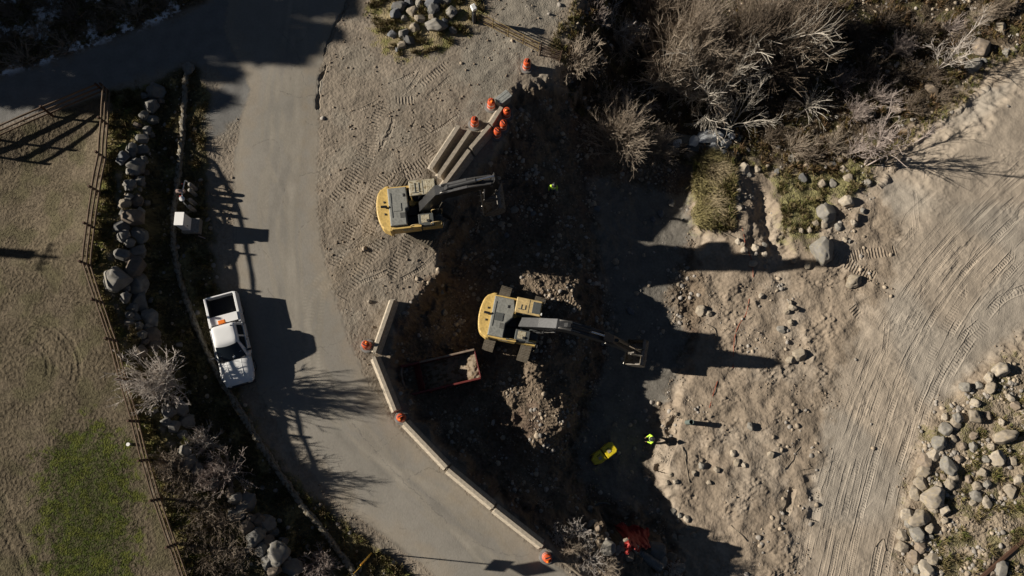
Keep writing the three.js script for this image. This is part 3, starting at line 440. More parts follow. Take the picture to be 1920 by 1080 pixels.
// ---------------------------------------------------------------- excavators
function excavator(label, pos, turn, trackTurn, arm, pal, lean) {
  const e = thing('excavator', label, 'excavator', pos, turn, 'tracked excavators on the works'); e.rotation.order = 'YXZ'; if (lean) { e.rotation.x = lean[0]; e.rotation.z = lean[1]; }
  // undercarriage
  const uc = part(e, 'undercarriage_frame', merge([rbox(2.2, 0.35, 1.7, 0.06).translate(0, 0.62, 0), rbox(0.5, 0.3, 2.1, 0.05).translate(0.7, 0.6, 0), rbox(0.5, 0.3, 2.1, 0.05).translate(-0.7, 0.6, 0)]), M.shoe); uc.rotation.y = trackTurn;
  for (const s of [-1, 1]) {
    const g = [], Lh = 1.72, R = 0.44, pitch = 0.19, straight = 2 * Lh, per = 2 * straight + 2 * Math.PI * R, n = Math.round(per / pitch);
    for (let k = 0; k < n; k++) {
      let d = k / n * per, x, y, a;
      if (d < straight) { x = -Lh + d; y = 2 * R; a = 0; } else if (d < straight + Math.PI * R) { const t = (d - straight) / R; x = Lh + R * Math.sin(t); y = R + R * Math.cos(t); a = -t; } else if (d < 2 * straight + Math.PI * R) { x = Lh - (d - straight - Math.PI * R); y = 0; a = Math.PI; } else { const t = (d - 2 * straight - Math.PI * R) / R; x = -Lh - R * Math.sin(t); y = R - R * Math.cos(t); a = Math.PI - t; }
      g.push(move(new THREE.BoxGeometry(pitch * 0.93, 0.04, 0.72), x, y, 0, 0, 0, a)); g.push(move(new THREE.BoxGeometry(0.025, 0.045, 0.72), x - 0.04 * Math.sin(a), y + 0.04 * Math.cos(a), 0, 0, 0, a));
    }
    const t = part(e, 'track', merge(g), M.shoe, [0, 0.02, 0]); t.rotation.y = trackTurn; t.position.set(s * 1.17 * Math.sin(trackTurn), 0.03, s * 1.17 * Math.cos(trackTurn));
    part(t, 'track_frame', rbox(3.3, 0.36, 0.42, 0.08), M.hoodDark, [0, R, 0]);
    for (const x of [-Lh, Lh]) part(t, x > 0 ? 'idler_wheel' : 'sprocket', cyl(0.37, 0.37, 0.3, 20).rotateX(Math.PI / 2), M.boom, [x, R, 0]);
    for (let k = 0; k < 6; k++) part(t, 'roller_wheel', cyl(0.13, 0.13, 0.34, 12).rotateX(Math.PI / 2), M.boom, [-1.2 + k * 0.48, 0.16, 0]);
  }
  part(e, 'turntable', cyl(0.72, 0.78, 0.3, 28), M.black, [0, 0.93, 0]);
  // house
  part(e, 'deck', plan([[-1.75, -1.3], [1.55, -1.3], [1.7, -0.35], [0.75, -0.3], [0.75, 0.36], [1.6, 0.4], [1.6, 1.33], [-1.75, 1.33]], 1.02, 1.22, 0.02), M.hoodDark);
  const cwp = []; for (let k = 0; k <= 14; k++) { const t = k / 14 * 2 - 1; cwp.push([-2.28 + 0.30 * t * t + 0.36 * Math.pow(Math.abs(t), 9), t * 1.40]); } cwp.push([-1.52, 1.40], [-1.52, -1.40]);
  const cw = part(e, 'counterweight', plan(cwp, 1.02, 2.10, 0.07), pal.main);
  for (const z of [-0.42, 0.36]) part(cw, 'lifting_eye', rbox(0.10, 0.05, 0.13, 0.015), M.black, [-1.83, 2.12, z]);
  part(e, 'exhaust_pipe', merge([cyl(0.075, 0.075, 0.26, 14).translate(0, 0.13, 0), move(cyl(0.075, 0.085, 0.34, 14), -0.15, 0.27, 0, 0, 0, 1.35)]), M.black, [-1.72, 2.10, -0.05]);
  const hood = part(e, 'engine_hood', plan(pal.hoodPlan, 1.2, 2.30, 0.06), M.hood);
  part(hood, 'hood_panel', rbox(0.52, 0.03, 0.52, 0.015), pal.panel, [-1.05, 2.315, 0.05]); part(hood, 'hood_latch', rbox(0.1, 0.04, 0.2, 0.01), M.black, [-0.6, 2.32, -0.7]);
  part(hood, 'hood_groove', rbox(0.05, 0.025, 1.6, 0.01), M.hoodDark, [-1.38, 2.31, -0.1]); for (let k = 0; k < 5; k++) part(hood, 'louvre', rbox(0.34, 0.02, 0.035, 0.008), M.black, [-0.75, 2.312, 0.45 + k * 0.07]);
  part(e, 'side_door', rbox(1.65, 0.85, 0.10, 0.03), pal.main, [-0.68, 1.62, -1.33]); part(e, 'side_door', rbox(1.75, 0.85, 0.10, 0.03), pal.main, [-0.62, 1.62, 1.36]);
  part(e, 'side_decal', rbox(0.62, 0.2, 0.02, 0.006), M.beige, [-0.55, 1.85, 1.415]);
  part(e, 'side_rail', rbox(1.9, 0.09, 0.16, 0.03), pal.main, [-0.58, 2.06, -1.27]); part(e, 'side_rail', rbox(1.8, 0.09, 0.16, 0.03), pal.main, [-0.6, 2.06, 1.31]);
  const ft = part(e, 'fuel_tank', rbox(0.95, 0.82, 0.78, 0.05), M.hoodDark, [0.62, 1.62, 0.93]); part(ft, 'tank_cap', cyl(0.09, 0.09, 0.08, 14), M.black, [0.1, 0.44, 0.1]); part(ft, 'tread_plate', rbox(0.5, 0.02, 0.5, 0.01), M.beige, [-0.05, 0.42, -0.05]);
  part(e, 'tool_box', rbox(1.25, 0.55, 0.34, 0.05), pal.main, [0.95, 1.50, 1.20]); part(e, 'tool_box', rbox(0.5, 0.4, 0.5, 0.04), M.hoodDark, [1.35, 1.40, 0.72]);
  part(e, 'valve_block', merge([rbox(0.7, 0.35, 0.6, 0.04).translate(-0.2, 1.4, 0.1), rbox(0.4, 0.3, 0.4, 0.03).translate(0.2, 1.38, -0.05), ...[0, 1, 2, 3, 4].map(k => rod(V(-0.4 + k * 0.17, 1.55, 0.3), V(0.5, 1.35, 0.05 + k * 0.03), 0.025, 6))]), M.black);
  for (const [a, b, c] of [[0.25, 1.34, 1.30], [1.5, 1.30, 1.30], [1.6, 0.5, 1.3]]) part(e, 'handrail', tubeGeo([V(a, 1.6, b), V(a, 2.55 * 0.95, b), V(a - 0.55, 2.42, b), V(a - 0.6, 1.9, b)], 0.022, 20), pal.rail);
  part(e, 'swing_motor', cyl(0.2, 0.22, 0.5, 16), pal.main, [-0.15, 1.5, -0.35]);
  // cab
  const cab = part(e, 'cab', merge([rbox(1.72, 0.75, 0.98, 0.07).translate(0, 0.375, 0), ...[[-0.8, -0.44], [-0.8, 0.44], [-0.1, -0.45], [0.74, -0.44], [0.74, 0.44]].map(([x, z]) => rbox(0.1, 1.0, 0.09, 0.03).translate(x, 1.2, z))]), pal.main, [0.72, 1.2, -0.82]);
  const roof = part(e, 'cab_roof', rbox(1.62, 0.12, 0.98, 0.055), pal.roof, [0.64, 2.93, -0.82]);
  part(roof, 'roof_hatch', rbox(0.52, 0.05, 0.74, 0.02), pal.hatch, [0.5, 0.06, 0]); part(roof, 'roof_seam', rbox(0.03, 0.02, 0.86, 0.005), M.hoodDark, [0.02, 0.062, 0]); for (const x of [-0.45, -0.2]) part(roof, 'roof_rib', rbox(0.05, 0.03, pal.ribW, 0.01), pal.ribM, [x, 0.07, pal.ribZ]); part(roof, 'roof_rib', rbox(0.34, 0.03, 0.05, 0.01), pal.ribM, [-0.45, 0.07, pal.ribZ + pal.ribW / 2]);
  for (const [w, d, x, y, z] of [[0.02, 0.82, 1.53, 2.3, -0.82], [0.02, 0.82, -0.1, 2.35, -0.82]]) part(e, 'cab_window', rbox(w, 0.98, d, 0.008), M.glass, [x, y, z]);
  part(e, 'cab_window', rbox(1.5, 0.95, 0.02, 0.008), M.glass, [0.7, 2.35, -1.29]); part(e, 'cab_window', rbox(1.5, 0.95, 0.02, 0.008), M.glass, [0.7, 2.35, -0.345]);
  part(e, 'work_light', rbox(0.08, 0.12, 0.16, 0.02), M.lens, [1.5, 2.95, -0.5]); part(e, 'mirror', rbox(0.04, 0.3, 0.2, 0.02), M.black, [1.55, 2.6, -1.42]); part(e, 'mirror', rbox(0.04, 0.28, 0.2, 0.02), M.black, [1.65, 2.1, 1.42]);
  // boom, arm, bucket, all in one upright plane
  const zb = 0.06, bw = 1.45, { F, K, T, A, tail, bucketTurn } = arm;
  const boomLine = [F, [lerp(F[0], K[0], 0.5) - 0.05, lerp(F[1], K[1], 0.5) + 0.08], [K[0] - 0.25, K[1] - 0.08], [K[0] + 0.3, K[1] + 0.02], [lerp(K[0], T[0], 0.5) + 0.05, lerp(K[1], T[1], 0.5) + 0.12], T];
  const boom = part(e, 'boom', extr(ribbon(boomLine, [0.24, 0.36, 0.46, 0.45, 0.37, 0.24]), 0.62, 0.025), M.boom, [0, 0, zb]);
  part(boom, 'pin', cyl(0.08, 0.08, 0.85, 12).rotateX(Math.PI / 2), M.steel, [F[0], F[1], 0]); part(boom, 'pin', cyl(0.08, 0.08, 0.72, 12).rotateX(Math.PI / 2), M.steel, [T[0], T[1], 0]);
  for (const z of [-0.24, 0.24]) { part(boom, 'hydraulic_pipe', tubeGeo(boomLine.slice(1).map(([x, y], i) => V(x, y + [0.36, 0.47, 0.46, 0.37, 0.25][i], z)), 0.032, 30), M.steel); part(boom, 'hydraulic_pipe', tubeGeo(boomLine.slice(1).map(([x, y], i) => V(x, y + [0.36, 0.47, 0.46, 0.37, 0.25][i], z * 0.62)), 0.026, 30), M.boom); }
  for (const t of [0.2, 0.4, 0.6, 0.8]) for (const z of [-0.26, 0.26]) part(boom, 'pipe_clamp', rbox(0.09, 0.07, 0.1, 0.015), M.chrome, [lerp(F[0], K[0], t), lerp(F[1], K[1], t) + 0.4 + 0.06 * t, z]);
  for (const t of [0.5]) part(boom, 'top_plate', rbox(0.5, 0.03, 0.3, 0.01), M.steel, [lerp(F[0], K[0], t), lerp(F[1], K[1], t) + 0.42, 0]);
  const cylinder = (a, b, split, z, r, nm) => { const m = V(lerp(a[0], b[0], split), lerp(a[1], b[1], split), z); const c = part(e, nm, rod(V(a[0], a[1], z), m, r, 16), M.boom); part(c, 'piston_rod', rod(m, V(b[0], b[1], z), r * 0.55, 12), M.chrome); part(c, 'cylinder_cap', rod(m.clone().lerp(V(a[0], a[1], z), 0.06), m, r * 1.18, 16), M.boom); };
  const mid = [lerp(F[0], K[0], 0.78), lerp(F[1], K[1], 0.78)];
  for (const z of [-0.42, 0.42]) cylinder([F[0] + 0.75, F[1] - 0.35], [mid[0] + 0.12, mid[1] - 0.05], 0.55, zb + z, 0.09, 'boom_cylinder');
  cylinder([K[0] + 0.25, K[1] + 0.55], tail, 0.6, zb, 0.13, 'arm_cylinder');
  part(boom, 'cylinder_bracket', extr([[K[0] - 0.1, K[1] + 0.3], [K[0] + 0.5, K[1] + 0.3], [K[0] + 0.32, K[1] + 0.66], [K[0] + 0.16, K[1] + 0.66]], 0.26, 0.02), M.boom);
  const ax = A[0] - T[0], ay = A[1] - T[1], al = Math.hypot(ax, ay), nx = -ay / al, ny = ax / al, sgn = nx * (tail[0] - T[0]) + ny * (tail[1] - T[1]) > 0 ? 1 : -1, off = (t, w) => [T[0] + ax * t + nx * w * sgn, T[1] + ay * t + ny * w * sgn];
  const stick = part(e, 'arm', extr([tail, off(0.04, 0.42), off(0.5, 0.30), off(0.97, 0.14), off(1.04, 0), off(0.98, -0.13), off(0.5, -0.2), off(0.02, -0.24), off(-0.08, -0.12), off(-0.1, 0.1)], 0.50, 0.02), M.boom, [0, 0, zb]);
  part(stick, 'pin', cyl(0.07, 0.07, 0.6, 12).rotateX(Math.PI / 2), M.steel, [A[0], A[1], 0]);
  const link = off(0.82, 0.55), bc0 = off(0.14, 0.55);
  cylinder(bc0, link, 0.6, zb, 0.075, 'bucket_cylinder'); part(stick, 'cylinder_bracket', extr([off(0.06, 0.34), off(0.24, 0.3), bc0], 0.2, 0.01), M.boom);
  for (const z of [-0.24, 0.24]) part(stick, 'link_bar', rod(V(...off(0.86, 0.05), z), V(...link, z), 0.055, 10), M.bucket);
  // bucket: its own frame, hinge at A
  const bk = new THREE.Mesh(new THREE.BufferGeometry(), M.bucket), prof = []; for (let k = 0; k <= 12; k++) { const t = lerp(0.5, -3.35, k / 12); prof.push([0.62 * Math.cos(t) - 0.12, 0.55 * Math.sin(t) - 0.62]); }
  const inner = prof.map(([x, y]) => [(x + 0.12) * 0.92 - 0.12, (y + 0.62) * 0.92 - 0.62]).reverse(), shell = extr([...prof, ...inner], bw, 0.005);
  const sides = [-bw / 2 + 0.02, bw / 2 - 0.02].map(z => extr([...prof], 0.05, 0.005).translate(0, 0, z)), ears = [-0.2, 0.2].map(z => extr([[-0.12, 0.1], [0.12, 0.1], [0.5, -0.35], [0.36, -0.6], [-0.35, -0.2]], 0.05, 0.005).translate(0, 0, z));
  const bucketScale = arm.bucketScale || 1;
  const bucket = part(e, 'bucket', merge([shell, ...sides, ...ears]), M.bucket, [A[0], A[1], zb], [0, 0, bucketTurn]); bucket.scale.setScalar(bucketScale);
  const lip = prof[prof.length - 1]; part(bucket, 'cutting_edge', rbox(0.22, 0.05, bw + 0.03, 0.015), M.steel, [lip[0] + 0.02, lip[1] + 0.03, 0], [0, 0, 1.4]);
  for (let k = 0; k < 5; k++) part(bucket, 'tooth', new THREE.ConeGeometry(0.06, 0.28, 4), M.steel, [lip[0] + 0.03, lip[1] + 0.2, -0.6 + k * 0.3]);
  part(e, 'bucket_link', rod(V(...link, zb), bucket.localToWorld ? V(A[0], A[1], zb).add(V(0.42, -0.4, 0).applyAxisAngle(V(0, 0, 1), bucketTurn)) : V(0, 0, 0), 0.07, 10), M.steel);
  return e;
}
const hoodB = [[-1.5, -1.18], [-0.35, -1.18], [-0.2, -0.6], [-0.25, -0.1], [-0.62, 0.35], [-0.62, 1.25], [-1.5, 1.25]], hoodA = [[-1.5, -1.18], [-0.45, -1.18], [-0.42, 0.05], [-0.6, 0.15], [-0.6, 1.15], [-1.5, 1.15]];
{
  const p = U(777, 385, 2.0), a = P(800, 425);
  excavator('yellow excavator with dusty beige cab roof, standing beside the stored concrete barriers', [p.x, heightAt(p.x, p.z) - 0.06, p.z], 7.5 * Math.PI / 180, -37 * Math.PI / 180,
    { bucketScale: 1.22, F: [0.45, 1.75], K: [2.0, 4.3], T: [4.7, 5.1], A: [4.45, 2.6], tail: [4.9, 5.85], bucketTurn: 0.75 },
    { main: M.yellow, roof: M.beige, hatch: M.beige, panel: M.hood, rail: M.paleYellow, hoodPlan: hoodA, ribW: 0.62, ribZ: 0, ribM: M.hoodDark }, [0, 0]);
  const q = U(962, 600, -0.35);
  excavator('yellow excavator with yellow cab roof on the mound, boom reaching into the deep pit', [q.x + 0.15, heightAt(q.x, q.z) + 0.02, q.z], -11 * Math.PI / 180, (73 + 11) * Math.PI / 180,
    { bucketScale: 1.2, F: [0.45, 1.75], K: [2.95, 3.65], T: [5.85, 2.3], A: [8.05, -0.35], tail: [5.55, 3.05], bucketTurn: 0.8 },
    { main: M.yellow, roof: M.paleYellow, hatch: M.hoodDark, panel: M.hoodDark, rail: M.hoodDark, hoodPlan: hoodB, ribW: 0.3, ribZ: 0.1, ribM: M.hoodDark }, [0, 0]);
}

// ---------------------------------------------------------------- pickup
{
  const p = U(430, 636, 1.05), t = thing('pickup_truck', 'white pickup truck with open dark bed and amber roof light parked on the road shoulder', 'pickup', [p.x, heightAt(p.x, p.z) + 0.01, p.z], -73.5 * Math.PI / 180); t.scale.setScalar(0.965);
  const ring = (hw, yb, yt, crown, r = 0.16) => { const o = []; for (let k = 0; k <= 8; k++) { const a = k / 8 * Math.PI / 2; o.push([yb + r * (1 - Math.cos(a)) * 0.6, -hw + 0.06 * (1 - Math.sin(a))]); } o.length = 0; const N = 12; for (let k = 0; k <= N; k++) { const z = lerp(-1, 1, k / N), e = Math.pow(Math.abs(z), 6); o.push([yt + crown * (1 - z * z) - r * e * 0.75, z * hw * (1 - 0.0 * e)]); } const top = o.slice(); const side = []; side.push([lerp(yt, yb, 0.35), hw * 1.03], [lerp(yt, yb, 0.7), hw * 1.02], [yb, hw * 0.96], [yb, -hw * 0.96], [lerp(yt, yb, 0.7), -hw * 1.02], [lerp(yt, yb, 0.35), -hw * 1.03]); return [...top, ...side]; };
  const loft = sec => { // sec: [x, ring]
    const n = sec[0][1].length, pos = [], id = []; sec.forEach(([x, r]) => r.forEach(([y, z]) => pos.push(x, y, z)));
    for (let s = 0; s + 1 < sec.length; s++) for (let k = 0; k < n; k++) { const a = s * n + k, b = s * n + (k + 1) % n; id.push(a, b, a + n, b, b + n, a + n); }
    for (const [s, f] of [[0, 1], [sec.length - 1, 0]]) { const c = pos.length / 3; let cy = 0, cz = 0; sec[s][1].forEach(([y, z]) => { cy += y / n; cz += z / n; }); pos.push(sec[s][0], cy, cz); for (let k = 0; k < n; k++) { const a = s * n + k, b = s * n + (k + 1) % n; f ? id.push(c, b, a) : id.push(c, a, b); } }
    const g = new THREE.BufferGeometry(); g.setAttribute('position', new THREE.Float32BufferAttribute(pos, 3)); g.setAttribute('uv', new THREE.Float32BufferAttribute(pos.filter((_, i) => i % 3 !== 1).map(v => v * 0.4), 2)); g.setIndex(id); g.computeVertexNormals(); return g;
  };
  part(t, 'front_body', loft([[-0.92, ring(0.96, 0.42, 1.16, 0.01)], [0.2, ring(0.97, 0.42, 1.17, 0.01)], [1.05, ring(0.965, 0.42, 1.17, 0.02)], [1.3, ring(0.955, 0.42, 1.15, 0.03)]]), M.white);
  const hood = part(t, 'bonnet', loft([[1.3, ring(0.955, 0.5, 1.15, 0.045)], [1.7, ring(0.95, 0.5, 1.13, 0.05)], [2.2, ring(0.93, 0.48, 1.09, 0.05)], [2.55, ring(0.89, 0.46, 1.03, 0.045)], [2.78, ring(0.8, 0.5, 0.93, 0.04)], [2.9, ring(0.66, 0.56, 0.82, 0.03)]]), M.white);
  for (const z of [-0.42, 0.42]) part(hood, 'bonnet_crease', rbox(1.15, 0.018, 0.05, 0.008), M.white, [1.9, 1.155, z], [0, z * 0.12, -0.045]);
  part(hood, 'cowl', rbox(0.12, 0.03, 1.5, 0.01), M.plastic, [1.32, 1.19, 0]);
  part(t, 'bumper', rbox(0.22, 0.24, 1.75, 0.08), M.plastic, [2.84, 0.52, 0]); part(t, 'grille', rbox(0.06, 0.26, 1.0, 0.03), M.plastic, [2.9, 0.76, 0]);
  for (const z of [-0.68, 0.68]) part(t, 'headlight', rbox(0.22, 0.2, 0.34, 0.06), M.lens, [2.72, 0.83, z], [0, z > 0 ? 0.35 : -0.35, 0]);
  // cab
  const cabG = (() => { const lv = [[1.14, -0.93, 1.28, 0.93], [1.45, -0.90, 0.92, 0.86], [1.75, -0.84, 0.52, 0.76], [1.87, -0.78, 0.36, 0.70], [1.915, -0.66, 0.2, 0.60], [1.925, -0.5, 0.05, 0.42]], N = 32, pos = [], id = [];
    for (const [y, xa, xb, hw] of lv) for (let k = 0; k < N; k++) { const a = k / N * 2 * Math.PI, c = Math.cos(a), s = Math.sin(a), e = 0.28; pos.push((xa + xb) / 2 + (xb - xa) / 2 * Math.sign(c) * Math.pow(Math.abs(c), e) + (c > 0 ? 0.10 * (1 - s * s) : 0), y, hw * Math.sign(s) * Math.pow(Math.abs(s), e)); }
    for (let l = 0; l + 1 < lv.length; l++) for (let k = 0; k < N; k++) { const a = l * N + k, b = l * N + (k + 1) % N; id.push(a, a + N, b, b, a + N, b + N); }
    const c = pos.length / 3; pos.push(-0.2, 1.93, 0); for (let k = 0; k < N; k++) id.push((lv.length - 1) * N + k, c, (lv.length - 1) * N + (k + 1) % N);
    const g = new THREE.BufferGeometry(); g.setAttribute('position', new THREE.Float32BufferAttribute(pos, 3)); g.setAttribute('uv', new THREE.Float32BufferAttribute(pos.filter((_, i) => i % 3 !== 1).map(v => v * 0.4), 2)); g.setIndex(id); g.computeVertexNormals(); return g; })();
  const cab = part(t, 'cab', cabG, M.white);
  const quad = (a, b, c, d, n = 8) => { const pos = [], id = [], uv = []; for (let j = 0; j <= n; j++) for (let i = 0; i <= n; i++) { const u = i / n, v = j / n, p0 = [0, 1, 2].map(k => lerp(lerp(a[k], b[k], u), lerp(d[k], c[k], u), v)); p0[0] += (a[3] || 0) * (1 - Math.pow(2 * u - 1, 2)); pos.push(...p0); uv.push(u, v); } for (let j = 0; j < n; j++) for (let i = 0; i < n; i++) { const q = j * (n + 1) + i; id.push(q, q + 1, q + n + 1, q + 1, q + n + 2, q + n + 1); } const g = new THREE.BufferGeometry(); g.setAttribute('position', new THREE.Float32BufferAttribute(pos, 3)); g.setAttribute('uv', new THREE.Float32BufferAttribute(uv, 2)); g.setIndex(id); g.computeVertexNormals(); return g; };
  const ws = part(t, 'windscreen', quad([1.30, 1.17, -0.84, 0.11], [1.30, 1.17, 0.84], [0.46, 1.855, 0.66], [0.46, 1.855, -0.66]), M.glass); part(ws, 'wiper', rod(V(1.32, 1.22, -0.5), V(1.2, 1.30, 0.1), 0.012, 6), M.plastic); part(ws, 'wiper', rod(V(1.36, 1.22, 0.15), V(1.24, 1.29, 0.62), 0.012, 6), M.plastic);
  part(ws, 'dashboard_paper', rbox(0.1, 0.02, 0.5, 0.01), M.cabinet, [1.12, 1.345, -0.3], [0, 0.5, -0.68]);
  for (const s of [-1, 1]) {
    part(t, 'side_window', quad([0.92, 1.2, s * 0.945], [0.12, 1.2, s * 0.945], [0.12, 1.74, s * 0.79], [0.42, 1.74, s * 0.785]), M.glass); part(t, 'side_window', quad([0.0, 1.2, s * 0.945], [-0.66, 1.2, s * 0.94], [-0.62, 1.74, s * 0.785], [0.0, 1.74, s * 0.79]), M.glass);
    const d1 = part(t, 'door', rbox(1.05, 0.66, 0.05, 0.02), M.white, [0.58, 0.84, s * 0.985]), d2 = part(t, 'door', rbox(0.8, 0.66, 0.05, 0.02), M.white, [-0.42, 0.84, s * 0.985]); for (const d of [d1, d2]) part(d, 'door_handle', rbox(0.16, 0.035, 0.05, 0.012), M.plastic, [-0.3, 0.22, s * 0.03]);
    const mi = part(t, 'mirror', rbox(0.14, 0.2, 0.26, 0.05), M.plastic, [0.98, 1.26, s * 1.12]); part(mi, 'mirror_arm', rbox(0.06, 0.05, 0.16, 0.02), M.plastic, [0.0, -0.04, -s * 0.16]);
    part(t, 'bed_side', rbox(1.98, 0.72, 0.13, 0.05), M.white, [-1.9, 0.82, s * 0.92]); part(t, 'bed_rail', rbox(1.94, 0.05, 0.15, 0.02), M.white, [-1.9, 1.19, s * 0.91]);
    part(t, 'tail_light', rbox(0.1, 0.34, 0.1, 0.03), M.red, [-2.86, 0.92, s * 0.9]); part(t, 'wheel_arch', rbox(0.98, 0.16, 0.06, 0.03), M.white, [-1.82, 0.86, s * 1.0]); part(t, 'wheel_arch', rbox(0.95, 0.16, 0.06, 0.03), M.white, [1.86, 0.86, s * 0.98]);
    for (const x of [-1.82, 1.86]) { const w = part(t, 'wheel', new THREE.TorusGeometry(0.285, 0.115, 12, 28), M.tyre, [x, 0.4, s * 0.87]); part(w, 'rim', cyl(0.22, 0.22, 0.2, 20).rotateX(Math.PI / 2), M.rim); }
  }
  part(t, 'bed_floor', rbox(1.95, 0.06, 1.72, 0.02), M.bedliner, [-1.9, 0.62, 0]); for (let k = 0; k < 9; k++) part(t, 'bed_rib', rbox(1.8, 0.02, 0.07, 0.008), M.bedliner, [-1.9, 0.66, -0.72 + k * 0.18]);
  part(t, 'bed_front_wall', rbox(0.06, 0.55, 1.74, 0.02), M.bedliner, [-0.98, 0.9, 0]); for (const s of [-1, 1]) part(t, 'bed_lining', rbox(1.9, 0.5, 0.03, 0.01), M.bedliner, [-1.9, 0.9, s * 0.84]);
  const tg = part(t, 'tailgate', rbox(0.1, 0.62, 1.74, 0.035), M.white, [-2.87, 0.86, 0]); part(tg, 'tailgate_handle', rbox(0.03, 0.07, 0.22, 0.01), M.plastic, [-0.06, 0.16, 0]); part(t, 'rear_bumper', rbox(0.16, 0.16, 1.85, 0.05), M.rim, [-2.96, 0.5, 0]);
  const tb = part(t, 'tool_chest', rbox(0.52, 0.4, 1.66, 0.03), M.white, [-1.30, 1.06, 0]); part(tb, 'chest_lid', rbox(0.54, 0.03, 1.7, 0.012), M.white, [0, 0.205, 0]);
  const bc = part(t, 'roof_beacon', rbox(0.24, 0.16, 0.44, 0.04), M.amber, [-1.02, 1.72, 0.02]); part(bc, 'beacon_bracket', merge([rbox(0.06, 0.55, 0.06, 0.02).translate(0, -0.33, -0.12), rbox(0.06, 0.55, 0.06, 0.02).translate(0, -0.33, 0.12)]), M.plastic); part(t, 'aerial_base', cyl(0.035, 0.05, 0.05, 12), M.plastic, [-0.62, 1.93, -0.5]);
  part(t, 'chassis', rbox(5.2, 0.24, 1.2, 0.05), M.black, [0, 0.45, 0]);
}
// ---------------------------------------------------------------- concrete barriers
{
  const prof = [[-0.3, 0], [0.3, 0], [0.3, 0.08], [0.14, 0.30], [0.085, 0.81], [-0.085, 0.81], [-0.14, 0.30], [-0.3, 0.08]];
  const barrier = (a, b, label, old, h0, h1, group) => {
    const p = P(a[0], a[1], 0.8), q = P(b[0], b[1], 0.8), dx = q.x - p.x, dz = q.z - p.z, L = Math.hypot(dx, dz) - 0.06;
    const ya = heightAt(p.x, p.z), yb = heightAt(q.x, q.z), t = thing('concrete_barrier', label, 'barrier', [(p.x + q.x) / 2, (ya + yb) / 2 - 0.02, (p.z + q.z) / 2], -Math.atan2(dz, dx), group || 'concrete road barriers');
    t.rotation.order = 'YXZ'; t.rotation.z = Math.atan2(yb - ya, L);
    const g = extr(prof.map(([x, y]) => [x * (old ? 1.25 : 1), y]), L, 0.018).rotateY(Math.PI / 2);
    part(t, 'barrier_body', g, old ? M.concreteOld : M.concrete);
    for (const s of [-1, 1]) { part(t, 'pin_loop', new THREE.TorusGeometry(0.06, 0.014, 6, 14).rotateX(Math.PI / 2), M.steel, [s * (L / 2 + 0.03), 0.55, 0]); part(t, 'lifting_slot', rbox(0.22, 0.06, 0.62, 0.02), M.black, [s * L * 0.28, 0.025, 0]); }
  };
  const row = 'pale concrete barrier in the curved row along the road edge';
  barrier([736, 560], [701, 661], 'pale concrete barrier at the head of the row, angled toward the dirt ledge', false); barrier([700, 668], [741, 771], 'pale concrete barrier beside the red skip, ending at the orange drum', false);
  barrier([757, 792], [838, 877], 'pale concrete barrier in the road edge row, first below the drum gap', false); barrier([839, 880], [926, 952], 'pale concrete barrier in the road edge row, middle of the lower three', false); barrier([927, 955], [1018, 1026], 'pale concrete barrier in the road edge row, last one before the timber pole', false);
  barrier([941, 199], [920, 232], 'short concrete barrier end piece beside the grey lidded box', true); barrier([919, 234], [882, 277], 'weathered concrete barrier in the line along the slope, beside the three drums', true); barrier([880, 280], [825, 354], 'weathered concrete barrier in the line along the slope, nearest the excavator arm', true);
  barrier([861, 234], [808, 314], 'spare weathered concrete barrier stored on the dirt, outer one of the pair', true); barrier([882, 242], [823, 328], 'spare weathered concrete barrier stored on the dirt, beside the barrier line', true);
}
